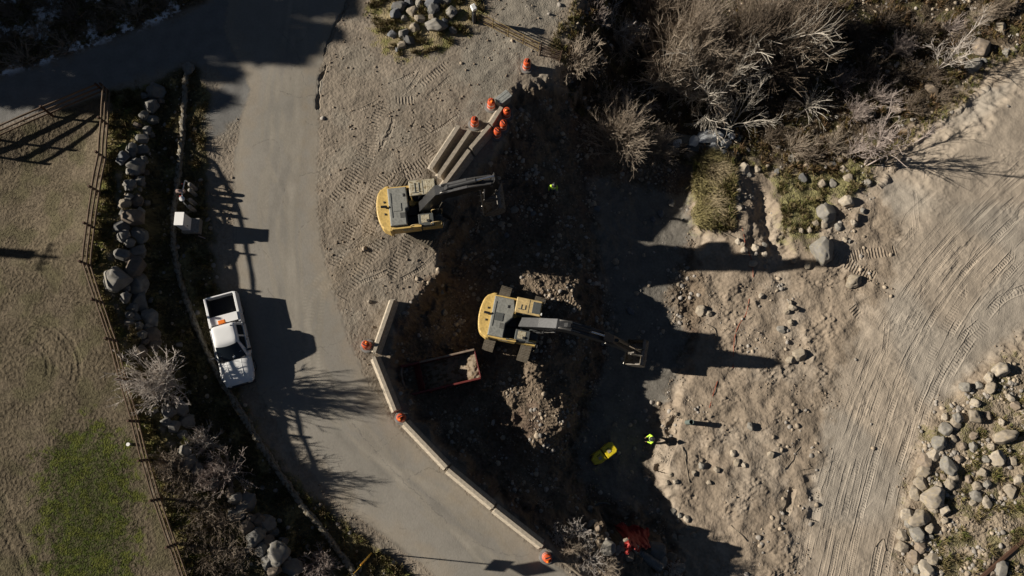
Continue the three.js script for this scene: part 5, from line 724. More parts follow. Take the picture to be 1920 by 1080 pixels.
{
  const hand = (key, w, dir, side) => { // palm and five unequal fingers; w wrist, dir along the hand, side across the palm
    const out = [], up = V(0, 0, 0).crossVectors(dir, side).normalize(), at = (f, s, u) => w.clone().addScaledVector(dir, f).addScaledVector(side, s).addScaledVector(up, u), seg = (a, b, r0, r1) => out.push([a.x, a.y, a.z, b.x, b.y, b.z, r0, r1, 'skin', key]);
    seg(at(0, -0.012, 0), at(0.085, -0.025, 0), 0.022, 0.017); seg(at(0, 0.012, 0), at(0.085, 0.025, 0), 0.022, 0.017); seg(at(0.02, 0, 0), at(0.085, 0, 0), 0.022, 0.018);
    [[-0.033, 0.062], [-0.011, 0.078], [0.011, 0.084], [0.033, 0.074]].forEach(([s, L]) => { const a = at(0.085, s, 0), b = at(0.085 + L * 0.5, s * 1.06, -0.008), c = at(0.085 + L * 0.88, s * 1.06, -0.034); seg(a, b, 0.0095, 0.009); seg(b, c, 0.009, 0.0078); });
    const a = at(0.02, 0.026, -0.004), b = at(0.055, 0.056, -0.014), c = at(0.088, 0.064, -0.026); seg(a, b, 0.013, 0.011); seg(b, c, 0.011, 0.0095); return out;
  };
  const headBones = (x, y, z, tilt = 0) => { const o = (a, b, c, d, e, f, r0, r1, t = 'skin') => [x + a, y + b, z + c, x + d, y + e, z + f, r0, r1, t, 'head']; return [o(-0.015, 0.03, 0, -0.02, 0.06, 0, 0.088, 0.09), o(0.02, -0.03, 0, 0.035, -0.075, 0, 0.068, 0.045), o(0.085, 0.0, 0, 0.105, -0.028, 0, 0.010, 0.015), o(-0.01, 0.0, 0.085, -0.01, -0.03, 0.087, 0.014, 0.012), o(-0.01, 0.0, -0.085, -0.01, -0.03, -0.087, 0.014, 0.012), o(0.07, -0.058, -0.018, 0.07, -0.058, 0.018, 0.012, 0.012), o(0.074, 0.012, -0.034, 0.074, 0.012, -0.030, 0.011, 0.011, 'boot'), o(0.074, 0.012, 0.034, 0.074, 0.012, 0.030, 0.011, 0.011, 'boot'), o(-0.02, -0.05, 0, -0.04, -0.13, 0, 0.055, 0.06)]; };
  // standing at the pit bank, legs apart, looking down at the pit, arms half raised in front
  {
    const B = [], limb = (a, b, r0, r1, t) => B.push([...a, ...b, r0, r1, t]);
    for (const s of [-1, 1]) { limb([0, 0.95, s * 0.09], [0.03, 0.52, s * 0.21], 0.098, 0.07, 'trousers'); limb([0.03, 0.52, s * 0.21], [-0.01, 0.1, s * 0.27], 0.068, 0.048, 'trousers'); limb([-0.04, 0.05, s * 0.27], [0.13, 0.045, s * 0.30], 0.052, 0.045, 'boot'); limb([0.02, 1.42, s * 0.19], [0.06, 1.16, s * 0.27], 0.066, 0.054, 'vest'); limb([0.06, 1.16, s * 0.27], [0.27, 1.08, s * 0.17], 0.052, 0.04, 'vest'); B.push(...hand('hand' + (s > 0 ? 'R' : 'L'), V(0.28, 1.077, s * 0.165), V(0.9, -0.1, -s * 0.35).normalize(), V(0.2, 0.85, 0.1).normalize())); }
    limb([0, 0.98, -0.05], [0, 0.98, 0.05], 0.135, 0.135, 'trousers'); limb([0.0, 1.1, -0.06], [0, 1.1, 0.06], 0.135, 0.135, 'vest'); limb([0.01, 1.3, -0.09], [0.01, 1.3, 0.09], 0.13, 0.13, 'vest'); limb([0.0, 1.43, -0.13], [0.0, 1.43, 0.13], 0.085, 0.085, 'vest'); limb([0.0, 1.47, 0], [0.04, 1.56, 0], 0.062, 0.058, 'skin');
    B.push(...headBones(0.07, 1.66, 0)); const p = P(1214, 823, 0);
    person('person in a yellow green jacket standing legs apart on the sunlit pit bank', onGround(p, 0.0), Math.PI + 0.1, B, { m: M.helmet, pos: [0.06, 1.73, 0], rot: [0, 0, -0.18], clothing: [['reflective_strip', new THREE.TorusGeometry(0.162, 0.02, 6, 28).rotateX(Math.PI / 2).scale(0.86, 1.4, 1.2), [0, 1.16, 0]]] });
  }
  // on the shaded slope, facing down the picture, arms hanging
  {
    const B = [], limb = (a, b, r0, r1, t) => B.push([...a, ...b, r0, r1, t]);
    for (const s of [-1, 1]) { limb([0, 0.95, s * 0.09], [0.05, 0.52, s * 0.13], 0.098, 0.07, 'trousers'); limb([0.05, 0.52, s * 0.13], [-0.01 + (s > 0 ? 0.06 : 0), 0.1, s * 0.15], 0.068, 0.048, 'trousers'); limb([-0.04 + (s > 0 ? 0.06 : 0), 0.05, s * 0.15], [0.13 + (s > 0 ? 0.06 : 0), 0.045, s * 0.17], 0.052, 0.045, 'boot'); limb([0.0, 1.42, s * 0.2], [0.0, 1.14, s * 0.28], 0.07, 0.056, 'vest'); limb([0.0, 1.14, s * 0.28], [0.11, 0.92, s * 0.28], 0.052, 0.04, 'vest'); B.push(...hand('hand' + (s > 0 ? 'R' : 'L'), V(0.115, 0.91, s * 0.28), V(0.35, -0.9, 0).normalize(), V(0.9, 0.3, 0).normalize())); }
    limb([0, 0.98, -0.05], [0, 0.98, 0.05], 0.135, 0.135, 'trousers'); limb([0.0, 1.1, -0.06], [0, 1.1, 0.06], 0.135, 0.135, 'vest'); limb([0.01, 1.3, -0.09], [0.01, 1.3, 0.09], 0.135, 0.135, 'vest'); limb([0.0, 1.44, -0.14], [0.0, 1.44, 0.14], 0.09, 0.09, 'vest'); limb([0.0, 1.47, 0], [0.03, 1.56, 0], 0.062, 0.058, 'skin');
    B.push(...headBones(0.05, 1.66, 0)); const p = P(1034, 362, 0);
    person('person in a bright yellow jacket and dark hard hat on the shaded slope', onGround(p, 0.0), -Math.PI / 2, B, { m: M.helmet, pos: [0.04, 1.73, 0], clothing: [['reflective_strip', new THREE.TorusGeometry(0.165, 0.02, 6, 28).rotateX(Math.PI / 2).scale(0.88, 1.4, 1.2), [0, 1.16, 0]]] });
  }
}
// ---------------------------------------------------------------- boulders
const rockGeo = (seed, detail, cuts) => {
  const r = mulberry(seed * 77 + 5), g0 = new THREE.IcosahedronGeometry(1, detail), a = g0.attributes.position, n = a.count, pos = new Float32Array(n * 3), col = new Float32Array(n * 3), planes = Array.from({ length: cuts }, () => { const v = V(r() - 0.5, r() - 0.4, r() - 0.5).normalize(); return [v, 0.56 + r() * 0.32]; }), p = V(0, 0, 0);
  const map = new Map(), idx = [], out = [], oc = [];
  for (let i = 0; i < n; i++) {
    p.fromBufferAttribute(a, i); const key = `${p.x.toFixed(4)},${p.y.toFixed(4)},${p.z.toFixed(4)}`; let m = map.get(key);
    if (m === undefined) {
      m = map.size; map.set(key, m); const q = p.clone(), k = 1 + 0.17 * n3(p.x * 0.9 + seed * 7, p.y * 0.9, p.z * 0.9) + 0.07 * n3(p.x * 2.4, p.y * 2.4 + seed * 3, p.z * 2.4) + 0.025 * n3(p.x * 6, p.y * 6, p.z * 6 + seed);
      q.multiplyScalar(k); for (const [v, d] of planes) { const e = q.dot(v) - d; if (e > 0) q.addScaledVector(v, -e * 0.93); }
      out.push(q.x, q.y, q.z); const c = 0.92 + 0.16 * n3(p.x * 1.6, p.y * 1.6, p.z * 1.6 + seed) + 0.14 * n3(p.x * 5 + seed, p.y * 5, p.z * 5), li = sstep(0.35, 0.6, n3(p.x * 2.6 + seed * 2, p.y * 2.6 + 9, p.z * 2.6)); oc.push(c * lerp(1, 1.12, li), c * lerp(1, 1.08, li), c * lerp(1, 0.92, li));
    }
    idx.push(m);
  }
  const g = new THREE.BufferGeometry(); g.setAttribute('position', new THREE.Float32BufferAttribute(out, 3)); g.setAttribute('color', new THREE.Float32BufferAttribute(oc, 3)); g.setIndex(idx); g.computeVertexNormals(); return g;
};
const rocks = [0, 1, 2, 3, 4, 5, 6, 7, 8, 9].map(k => rockGeo(k + 1, 7, [3, 8, 10, 7, 4, 9, 11, 6, 8, 10][k]));
const rockMats = { grey: [0.215, 0.2, 0.175], warm: [0.28, 0.238, 0.184], dark: [0.12, 0.118, 0.115], brown: [0.225, 0.18, 0.138], pale: [0.37, 0.32, 0.255], blue: [0.135, 0.14, 0.15], slate: [0.165, 0.158, 0.145], umber: [0.15, 0.12, 0.095], grey2: [0.20, 0.188, 0.168] };
for (const k in rockMats) rockMats[k] = mat(rockMats[k], 0.93, 0, { vertexColors: true });
const rr = mulberry(99);
const sizeWord = d => d > 0.95 ? 'big' : d > 0.55 ? 'middling' : 'small';
const toneWord = { grey: 'grey', warm: 'tan', dark: 'dark', brown: 'brown', pale: 'pale', blue: 'bluish grey', slate: 'slate grey', umber: 'brown', grey2: 'mid grey' };
function boulders(list, where, group, tones, flat = 0.72, sink = 0.22, grow = 1.04) {
  for (const [px, py, d, asp = 0, ang = 0, tone] of list) {
    const p = P(px, py, d * 0.033 * 0.3), dm = d * (CAM_H - p.y) / FOCAL * grow, a = asp || 0.8 + rr() * 0.35, tn = tone || tones[(rr() * tones.length) | 0];
    const m = solo('boulder', rocks[(rr() * rocks.length) | 0], rockMats[tn], `${sizeWord(dm)} ${toneWord[tn]} boulder ${typeof where === 'function' ? where(px, py) : where}`, 'boulder', [p.x, heightAt(p.x, p.z) + dm * 0.5 * flat - dm * sink, p.z], [(rr() - 0.5) * 0.5, ang || rr() * 6.28, (rr() - 0.5) * 0.5], group);
    m.scale.set(dm / 2 * 1.06 * Math.sqrt(1 / a), dm / 2 * flat * (0.9 + rr() * 0.25), dm / 2 * 1.06 * Math.sqrt(a));
  }
}
boulders([[352, 128, 24], [293, 171, 30], [271, 179, 13], [282, 199, 26], [269, 215, 18], [287, 225, 19], [275, 245, 16], [265, 258, 22], [282, 252, 13], [247, 277, 20], [265, 280, 23], [230, 295, 25, 0, 0, 'blue'], [246, 291, 14], [254, 311, 30], [243, 322, 17], [243, 343, 20], [258, 342, 23], [272, 322, 13], [255, 377, 30], [233, 385, 22, 0, 0, 'warm'], [240, 368, 14], [250, 408, 32], [230, 400, 14], [226, 427, 26, 0, 0, 'dark'], [230, 442, 20], [255, 438, 28], [230, 413, 11], [228, 475, 24], [252, 468, 28], [248, 500, 36], [218, 523, 42, 0, 0, 'grey2'], [257, 532, 32], [235, 540, 16], [233, 557, 19], [257, 563, 34], [247, 577, 20], [252, 595, 20], [243, 605, 17, 0, 0, 'grey'], [278, 598, 32], [258, 612, 17], [283, 625, 28], [267, 627, 16], [287, 645, 24], [263, 657, 22],
  [333, 763, 28], [315, 773, 22], [348, 792, 27], [325, 800, 20], [353, 867, 26], [368, 880, 20], [430, 923, 17], [457, 947, 36, 0.6, 0.9], [443, 965, 24], [472, 973, 18], [477, 1010, 28], [498, 983, 30], [483, 1003, 24], [502, 1017, 22], [520, 1040, 34], [500, 1055, 22], [543, 1068, 32], [483, 975, 22], [515, 1070, 20], [273, 380, 14], [300, 190, 14], [258, 235, 14], [268, 300, 16], [240, 350, 15], [262, 395, 16], [243, 455, 16], [240, 485, 18], [262, 490, 14], [262, 548, 16], [240, 590, 15], [268, 580, 16], [275, 612, 15], [272, 640, 16], [300, 740, 18], [310, 790, 16], [340, 815, 18], [345, 845, 20], [385, 895, 18], [400, 905, 17], [440, 935, 20], [460, 990, 22], [490, 1030, 20], [535, 1050, 18], [465, 1030, 16], [510, 1000, 18], [530, 1015, 16]], (x, y) => y < 235 ? 'in the retaining row near the fence corner' : y < 330 ? 'in the retaining row above the gas meter' : y < 460 ? 'in the retaining row level with the white cabinet' : y < 560 ? 'in the retaining row between the cabinet and the pickup' : y < 700 ? 'in the retaining row level with the pickup' : y < 900 ? 'below the big round shrub by the fence' : y < 1000 ? 'in the lower row beside the scrub patch' : 'at the low end of the boulder row', 'boulders in the retaining row', ['slate', 'slate', 'slate', 'umber', 'grey2'], 0.85, 0.24, 1.14);
boulders([[767, 2, 20], [785, 5, 18], [810, 3, 32], [773, 19, 22], [758, 33, 14], [740, 25, 24], [787, 32, 22], [812, 17, 24], [845, 21, 25], [818, 47, 36, 0.6, 0.1], [778, 50, 20], [757, 60, 22], [735, 62, 18], [767, 73, 22], [745, 92, 10], [850, 55, 16], [810, 32, 16], [747, 10, 26], [753, 83, 18], [833, 40, 14], [800, -8, 26], [770, -14, 24], [835, -2, 20]], 'heaped on the grassy island beside the gate', 'boulders on the grassy island', ['grey', 'grey', 'blue', 'dark', 'warm']);
boulders([[1878, 53, 28], [1842, 90, 40], [1827, 122, 32], [1888, 99, 17], [1903, 93, 15], [1802, 110, 18], [1847, 112, 16], [1747, 162, 22, 0, 0, 'brown'], [1683, 204, 24], [1803, 133, 14], [1487, 297, 17], [1563, 308, 14], [1583, 317, 16], [1562, 343, 18], [1542, 343, 18], [1593, 333, 20], [1628, 342, 17], [1507, 333, 20], [1622, 223, 12], [1575, 300, 14], [1460, 322, 14], [1640, 215, 11], [1655, 230, 12]], (x, y) => x > 1780 ? 'at the top of the haul road berm' : x > 1630 ? 'in the brush along the haul road berm' : 'beside the bare trees near the creek', 'boulders along the creek side', ['brown', 'grey', 'warm', 'dark']);
boulders([[1590, 377, 26, 0.75, 0, 'pale'], [1553, 398, 38], [1602, 417, 14, 0, 0, 'pale'], [1607, 405, 20], [1546, 420, 15], [1573, 425, 14], [1518, 430, 12], [1503, 431, 12], [1530, 418, 14], [1543, 468, 46, 1.25, 0.1, 'grey'], [1600, 526, 29, 0, 0, 'warm'], [1490, 488, 12], [1515, 497, 15], [1585, 450, 12], [1595, 452, 10], [1500, 665, 24, 0, 0, 'warm'], [1483, 675, 15], [1487, 577, 15], [1465, 617, 16], [1483, 567, 12], [1483, 604, 12], [1475, 585, 11], [1495, 580, 10], [1618, 395, 13]], (x, y) => y < 440 ? 'in the cluster above the crawler prints' : y < 540 ? 'beside the crawler prints' : 'on the lumpy earth below the crawler prints', 'boulders beside the crawler prints', ['grey', 'warm', 'warm', 'brown'], 0.8, 0.24);
boulders([[1882, 692, 33, 0.65, 0.1, 'pale'], [1855, 708, 20], [1812, 725, 20], [1860, 727, 24], [1837, 723, 16], [1895, 745, 16], [1830, 755, 18], [1830, 782, 28], [1853, 780, 16], [1798, 782, 22], [1793, 795, 20], [1777, 805, 25], [1773, 782, 14, 0, 0, 'pale'], [1763, 830, 28], [1787, 823, 15], [1888, 820, 34, 0.6, 0.3], [1873, 858, 30], [1902, 865, 16], [1752, 853, 24], [1737, 863, 27], [1780, 873, 34], [1788, 893, 24], [1733, 887, 25], [1728, 907, 25], [1783, 907, 24], [1770, 895, 14], [1717, 925, 24], [1753, 933, 44, 0.75, 0.05, 'pale'], [1763, 913, 18], [1817, 897, 18], [1842, 887, 17], [1833, 912, 17], [1853, 908, 15], [1832, 932, 22], [1853, 942, 22], [1825, 943, 14], [1897, 922, 24], [1772, 958, 20, 0, 0, 'pale'], [1752, 953, 17], [1773, 977, 13], [1727, 973, 34, 0.65, 0.2, 'warm'], [1700, 963, 24], [1708, 982, 18], [1723, 1002, 27], [1745, 992, 18], [1692, 1003, 20], [1747, 1007, 14], [1692, 1025, 22], [1727, 1025, 20], [1715, 1043, 22], [1750, 1048, 23], [1737, 1068, 30], [1720, 1068, 14], [1882, 1068, 28], [1862, 1075, 14], [1827, 817, 16], [1860, 837, 14], [1807, 837, 13], [1827, 837, 15], [1910, 900, 20], [1447, 853, 15], [1905, 760, 18], [1880, 790, 15], [1800, 860, 15], [1850, 862, 14]], (x, y) => x < 1460 ? 'alone on the earth left of the haul road' : x < 1765 && y > 830 ? (y > 950 ? 'edging the lower haul road' : 'edging the haul road around the largest pale boulder') : y < 760 ? 'at the top of the rocky bank' : x > 1860 ? 'far back on the rocky bank' : y > 1000 ? 'by the dark timber beam' : 'in the jumble on the rocky bank', 'boulders on the rocky bank', ['warm', 'warm', 'warm', 'pale', 'brown', 'grey'], 0.74, 0.22);
boulders([[1395, 316, 24], [1369, 319, 14], [1420, 316, 16], [1368, 333, 11], [1383, 345, 11], [1385, 356, 10], [1382, 368, 14], [1385, 388, 17], [1405, 327, 11], [1385, 452, 13, 0, 0, 'pale'], [1417, 463, 16, 0, 0, 'pale'], [1434, 459, 11], [1396, 469, 13], [1435, 477, 12], [1440, 489, 11], [1435, 500, 11], [1412, 493, 15], [1426, 415, 8, 0, 0, 'pale'], [1398, 369, 8], [1394, 459, 11], [1427, 555, 12], [1360, 300, 16], [1345, 310, 13]], 'in the stony berm beside the tall grass clump', 'stones of the berm', ['warm', 'grey', 'pale']);
boulders([[1315, 583, 21], [1330, 588, 12], [1183, 583, 14], [1155, 490, 13], [1155, 503, 10], [965, 393, 16], [992, 391, 9], [1023, 498, 9], [1010, 458, 8], [872, 481, 9, 0, 0, 'pale'], [833, 585, 13], [828, 548, 10], [693, 565, 8, 0, 0, 'pale'], [897, 560, 9], [940, 420, 12], [925, 400, 11], [950, 440, 10], [1000, 400, 12], [1120, 390, 13], [1240, 400, 14], [1260, 380, 15], [1225, 410, 12]], 'lying loose on the excavated earth', 'loose boulders in the excavation', ['grey', 'blue', 'warm']);
boulders([[1137, 1002, 10, 0, 0, 'pale'], [1173, 1017, 15, 0, 0, 'pale'], [1157, 1007, 10], [1180, 1041, 20], [1193, 1030, 15, 0, 0, 'pale'], [1160, 1030, 15], [1140, 1027, 27], [1232, 1033, 32, 0, 0, 'dark'], [1243, 1053, 18], [1110, 983, 18], [1123, 990, 12], [1108, 957, 15], [1260, 1045, 20], [1275, 1065, 18]], 'at the pit end around the red tarpaulin', 'boulders at the pit end', ['grey', 'brown', 'grey']);
boulders([[1382, 868, 13], [1397, 872, 11], [1317, 873, 14], [1302, 888, 10], [1267, 903, 10], [1263, 960, 13], [1275, 967, 9], [1288, 973, 11], [1265, 1008, 13], [1277, 1007, 9], [1300, 1003, 11], [1270, 977, 9], [1407, 800, 14], [1375, 850, 11], [1345, 880, 12], [1330, 905, 9], [1258, 890, 9], [1252, 905, 8], [1290, 990, 9], [1310, 1000, 9]], 'on the sunlit earth right of the pit', 'stones on the sunlit earth', ['warm', 'grey', 'pale'], 0.75, 0.2);

// ---------------------------------------------------------------- loose cobbles and clods: past counting
const tmpM = new THREE.Matrix4(), tmpQ = new THREE.Quaternion(), tmpE = new THREE.Euler(), tmpC = new THREE.Color();
function scatter(name, geo, m, label, category, count, seed, density, size, color, flat = 0.7, lift = 0.15) {
  const r = mulberry(seed), im = new THREE.InstancedMesh(geo, m, count); let n = 0, tries = 0;
  while (n < count && tries++ < count * 60) {
    const x = X0 + r() * (X1 - X0), z = Z0 + r() * (Z1 - Z0); if (r() > density(x, z)) continue;
    const s = size(r, x, z); tmpE.set((r() - 0.5) * 0.6, r() * 6.28, (r() - 0.5) * 0.6); tmpQ.setFromEuler(tmpE); tmpM.compose(V(x, heightAt(x, z) + s * lift, z), tmpQ, V(s * (0.8 + 0.4 * r()), s * flat * (0.8 + 0.4 * r()), s * (0.8 + 0.4 * r()))); im.setMatrixAt(n, tmpM); im.setColorAt(n, color(r, tmpC, x, z)); n++;
  }
  im.count = n; im.name = name; im.castShadow = im.receiveShadow = true; scene.add(im); return tag(im, label, category, null, 'stuff');
}
const pebble = rockGeo(31, 1, 3), white = mat([1, 1, 1], 0.95, 0);
const clump = (x, z, f, s) => sstep(-0.1, 0.55, n2(x * f + s, z * f));
scatter('loose_cobbles', pebble, white, 'loose cobbles strewn over the excavated earth and banks', 'cobbles', 9000, 301, (x, z) => {
  if (Zn.asphalt(x, z) > -0.1 || Zn.upper(x, z) > 0 || Zn.field(x, z) > 0) return 0; const pit = Zn.pit(x, z) > 0, fl = Zn.floor(x, z) > 0.3, h = Zn.haul(x, z);
  let d = 0.006; if (x > 9) d = 0.28 * clump(x, z, 0.4, 3) * clump(x, z, 0.13, 31); if (pit) d = 0.4 * clump(x, z, 0.45, 9); if (fl) d = 0.12 * clump(x, z, 0.6, 2); if (h > 0.4) d = 0.0015; if (Zn.rocks(x, z) > 0) d = 0.9 * clump(x, z, 0.35, 7); if (Zn.creek(x, z) > 0) d = 0.12; if (Zn.ditch(x, z) > 0) d = 0.06; return d;
}, r => 0.03 + 0.15 * Math.pow(r(), 4), (r, c) => { const g = 0.75 + 0.6 * r(), w = r(); return c.setRGB((w > 0.5 ? 0.30 : 0.26) * g, (w > 0.5 ? 0.245 : 0.235) * g, (w > 0.5 ? 0.18 : 0.205) * g); });
scatter('earth_clods', rockGeo(32, 1, 0), white, 'small crumbs and clods of earth on the dirt', 'clods', 15000, 302, (x, z) => {
  if (Zn.asphalt(x, z) > -0.1 || Zn.upper(x, z) > 0 || Zn.field(x, z) > 0 || Zn.haul(x, z) > 0.6 || Zn.floor(x, z) > 0.4) return 0; return Zn.pit(x, z) > -0.4 ? 0.8 * clump(x, z, 0.6, 19) : x > 9 ? 0.5 * clump(x, z, 0.5, 13) * clump(x, z, 0.17, 41) : 0.25 * clump(x, z, 0.7, 5);
}, r => 0.014 + 0.06 * Math.pow(r(), 3), (r, c, x, z) => { const g = 0.75 + 0.5 * r(); return c.setRGB(0.215 * g, 0.168 * g, 0.121 * g); }, 0.8, 0.3);

// ---------------------------------------------------------------- grass
const tuftGeo = (seed, n, h, lean, fine = 1, spread = 0.25) => { const r = mulberry(seed), p = [], id = []; for (let k = 0; k < n; k++) { const a = r() * 6.28, d = spread * Math.sqrt(r()), l = lean * (0.4 + r()), w = (0.035 + 0.03 * r()) * fine, H = h * (0.6 + 0.6 * r()), x = d * Math.cos(a), z = d * Math.sin(a), q = p.length / 3, ca = Math.cos(a + 1.57) * w, sa = Math.sin(a + 1.57) * w; p.push(x - ca, -0.05, z - sa, x + ca, -0.05, z + sa, x + Math.cos(a) * l * 0.45 + ca * 0.8, H * 0.65, z + Math.sin(a) * l * 0.45 + sa * 0.8, x + Math.cos(a) * l, H, z + Math.sin(a) * l); id.push(q, q + 1, q + 2, q, q + 2, q + 3); } const g = new THREE.BufferGeometry(); g.setAttribute('position', new THREE.Float32BufferAttribute(p, 3)); g.setIndex(id); g.computeVertexNormals(); return g; };
const bladeMat = new THREE.MeshPhysicalMaterial({ color: 0xffffff, roughness: 1, specularIntensity: 0.2, side: THREE.DoubleSide });
const dry = (r, c) => { const g = 0.75 + 0.6 * r(), k = r(); return k > 0.5 ? c.setRGB(0.19 * g, 0.15 * g, 0.08 * g) : k > 0.2 ? c.setRGB(0.145 * g, 0.125 * g, 0.05 * g) : c.setRGB(0.095 * g, 0.10 * g, 0.03 * g); };
scatter('verge_grass', tuftGeo(1, 12, 0.8, 0.7), bladeMat, 'tufts of dry olive grass on the verges and island', 'grass', 15000, 401, (x, z) => {
  if (Zn.asphalt(x, z) > 0 || Zn.upper(x, z) > 0) return 0; if (Zn.bank(x, z) > 0.1) return 0.9 * clump(x, z, 0.9, 3) + 0.1; if (Zn.ditch(x, z) > 0.2) return 0.55 * clump(x, z, 0.7, 6); if (Zn.island(x, z) > 0) return 0.7 * clump(x, z, 0.8, 12); if (Zn.meadow(x, z) > 0) return 1; if (Zn.scrub(x, z) > 0) return 0.8 * clump(x, z, 0.6, 8); if (Zn.creek(x, z) > 0) return 0.14 * clump(x, z, 0.5, 2); if (Zn.rocks(x, z) > 1.5) return 0.3 * clump(x, z, 0.5, 17); if (Zn.corner(x, z) > 0.3) return 0.15; return Zn.creek(x, z) > -0.8 ? 0.2 : 0;
}, (r, x, z) => (Zn.creek(x, z) > 0 || Zn.meadow(x, z) > 0 ? 0.36 : 0.23) * (0.6 + 0.8 * r()), (r, c, x, z) => { dry(r, c); if (Zn.creek(x, z) > 0) c.setRGB(c.r * 0.7, c.g * 0.58, c.b * 0.6); return c; }, 1, 0);
scatter('lawn_grass', tuftGeo(2, 10, 0.5, 0.9), bladeMat, 'short worn grass of the dry lawn', 'grass', 20000, 402, (x, z) => Zn.field(x, z) > 0.1 ? (Zn.green(x, z) + n2(x, z) > 0 ? 0.7 : 0.12 + 0.15 * clump(x, z, 0.4, 1)) : 0, r => 0.045 + 0.035 * r(), (r, c, x, z) => { const g = 0.9 + 0.2 * r(), gr = Zn.green(x, z) + n2(x, z) * 1.2 > 0 && r() > 0.3; return gr ? c.setRGB(0.050 * g, 0.062 * g, 0.011 * g) : c.setRGB(0.110 * g, 0.089 * g, 0.059 * g); }, 0.65, 0);

// ---------------------------------------------------------------- leafless shrubs and small trees
function shrubGeo(seed, o) {
  const r = mulberry(seed), tw = new Twigs(), stems = new Twigs();
  for (let k = 0; k < o.n; k++) {
    const az = r() * 6.283, el = lerp(o.el[0], o.el[1], Math.pow(r(), 0.7)), L = o.len * (0.55 + 0.55 * r()), d = V(Math.cos(az) * Math.cos(el), Math.sin(el), Math.sin(az) * Math.cos(el)), p = V((r() - 0.5) * o.base, -0.08, (r() - 0.5) * o.base), pts = [p.clone()], seg = o.seg || 5;
    for (let s = 0; s < seg; s++) { d.y += o.bend * (s / seg) * (0.5 + r()); d.x += (r() - 0.5) * o.jit; d.z += (r() - 0.5) * o.jit; d.y += (r() - 0.5) * o.jit * 0.5; d.normalize(); p.addScaledVector(d, L / seg); pts.push(p.clone()); }
    stems.limb(pts, o.r * (0.8 + 0.5 * r()), o.r * 0.35, 4);
    for (let b = 0; b < o.sub; b++) {
      const at = 0.25 + 0.72 * r(), f = at * seg, i = Math.min(seg - 1, f | 0), q = pts[i].clone().lerp(pts[i + 1], f - i), dd = pts[i + 1].clone().sub(pts[i]).normalize().multiplyScalar(o.along ?? 0.8).add(V(r() - 0.5, (r() - 0.5) * 0.9 + 0.12, r() - 0.5).multiplyScalar(1.5)).normalize(), l = L * (0.18 + 0.3 * r()) * (1.15 - at * 0.5), pp = [q.clone()];
      for (let s = 0; s < 3; s++) { dd.x += (r() - 0.5) * o.jit * 1.3; dd.y += (r() - 0.5) * o.jit + o.bend * 0.3; dd.z += (r() - 0.5) * o.jit * 1.3; dd.normalize(); q.addScaledVector(dd, l / 3); pp.push(q.clone()); }
      tw.limb(pp, o.r * 0.5, o.r * 0.22, 3);
      for (let c = 0; c < (o.sub2 || 0); c++) { const q2 = pp[1 + ((r() * 2) | 0)].clone(), d2 = dd.clone().add(V(r() - 0.5, r() - 0.4, r() - 0.5).multiplyScalar(1.6)).normalize(), p3 = [q2.clone()]; for (let s = 0; s < 2; s++) { d2.x += (r() - 0.5) * 0.4; d2.z += (r() - 0.5) * 0.4; d2.normalize(); q2.addScaledVector(d2, l * 0.28); p3.push(q2.clone()); } tw.limb(p3, o.r * 0.3, o.r * 0.18, 3); }
    }
  }
  return [stems.build(), tw.build()];
}
const kinds = {
  round: [[1, { n: 75, el: [0.25, 1.5], len: 2.3, base: 0.7, bend: 0.03, jit: 0.2, r: 0.036, sub: 9, sub2: 2 }], [2, { n: 70, el: [0.2, 1.5], len: 2.3, base: 0.8, bend: 0.0, jit: 0.26, r: 0.036, sub: 9, sub2: 2 }]],
  willow: [[3, { n: 150, el: [0.5, 1.55], len: 4.2, base: 1.7, bend: -0.06, jit: 0.16, r: 0.03, sub: 10, sub2: 1, along: 1.3 }], [4, { n: 150, el: [0.4, 1.5], len: 4.0, base: 1.9, bend: -0.1, jit: 0.22, r: 0.028, sub: 10, sub2: 1, along: 1.3 }]],
  gnarled: [[5, { n: 11, el: [0.3, 1.25], len: 4.6, base: 0.5, bend: -0.16, jit: 0.45, r: 0.055, sub: 14, sub2: 3, along: 0.8, seg: 8 }], [6, { n: 10, el: [0.25, 1.1], len: 4.4, base: 0.4, bend: -0.14, jit: 0.5, r: 0.052, sub: 13, sub2: 3, along: 0.7, seg: 8 }], [14, { n: 5, el: [0.9, 1.45], len: 4.6, base: 0.3, bend: 0.05, jit: 0.3, r: 0.06, sub: 15, sub2: 3, along: 0.9, seg: 7 }]],
  arching: [[7, { n: 34, el: [0.5, 1.4], len: 3.0, base: 0.4, bend: -0.45, jit: 0.2, r: 0.045, sub: 3, along: 1.2 }]],
  scrub: [[8, { n: 38, el: [0.1, 1.3], len: 1.2, base: 0.5, bend: 0.05, jit: 0.45, r: 0.016, sub: 7, sub2: 1 }], [9, { n: 34, el: [0.1, 1.3], len: 1.2, base: 0.6, bend: 0.0, jit: 0.5, r: 0.016, sub: 7, sub2: 1 }]],
};
for (const k in kinds) kinds[k] = kinds[k].map(([s, o]) => shrubGeo(s * 13, o));
const bark = { tan: mat([0.32, 0.262, 0.2], 0.9), grey: mat([0.50, 0.45, 0.40], 0.9), pale: mat([0.42, 0.38, 0.32], 0.85), brown: mat([0.19, 0.148, 0.108], 0.92), mauve: mat([0.36, 0.30, 0.265], 0.9) };
let shrubTurn = 0.3;
function shrub(kind, v, px, py, up, scale, tone, label, category = 'shrub', group = 'leafless shrubs', stretch = 1, name) {
  const [st, tw] = kinds[kind][v % kinds[kind].length], p = P(px, py, up), o = thing(name || (category === 'tree' ? 'bare_tree' : 'bare_shrub'), label, category, onGround(p, 0), shrubTurn += 1.7, group); o.scale.set(scale, scale * stretch, scale);
  part(o, category === 'tree' ? 'trunk' : 'stems', st, bark[tone]); part(o, category === 'tree' ? 'crown' : 'twigs', tw, bark[tone]);
}
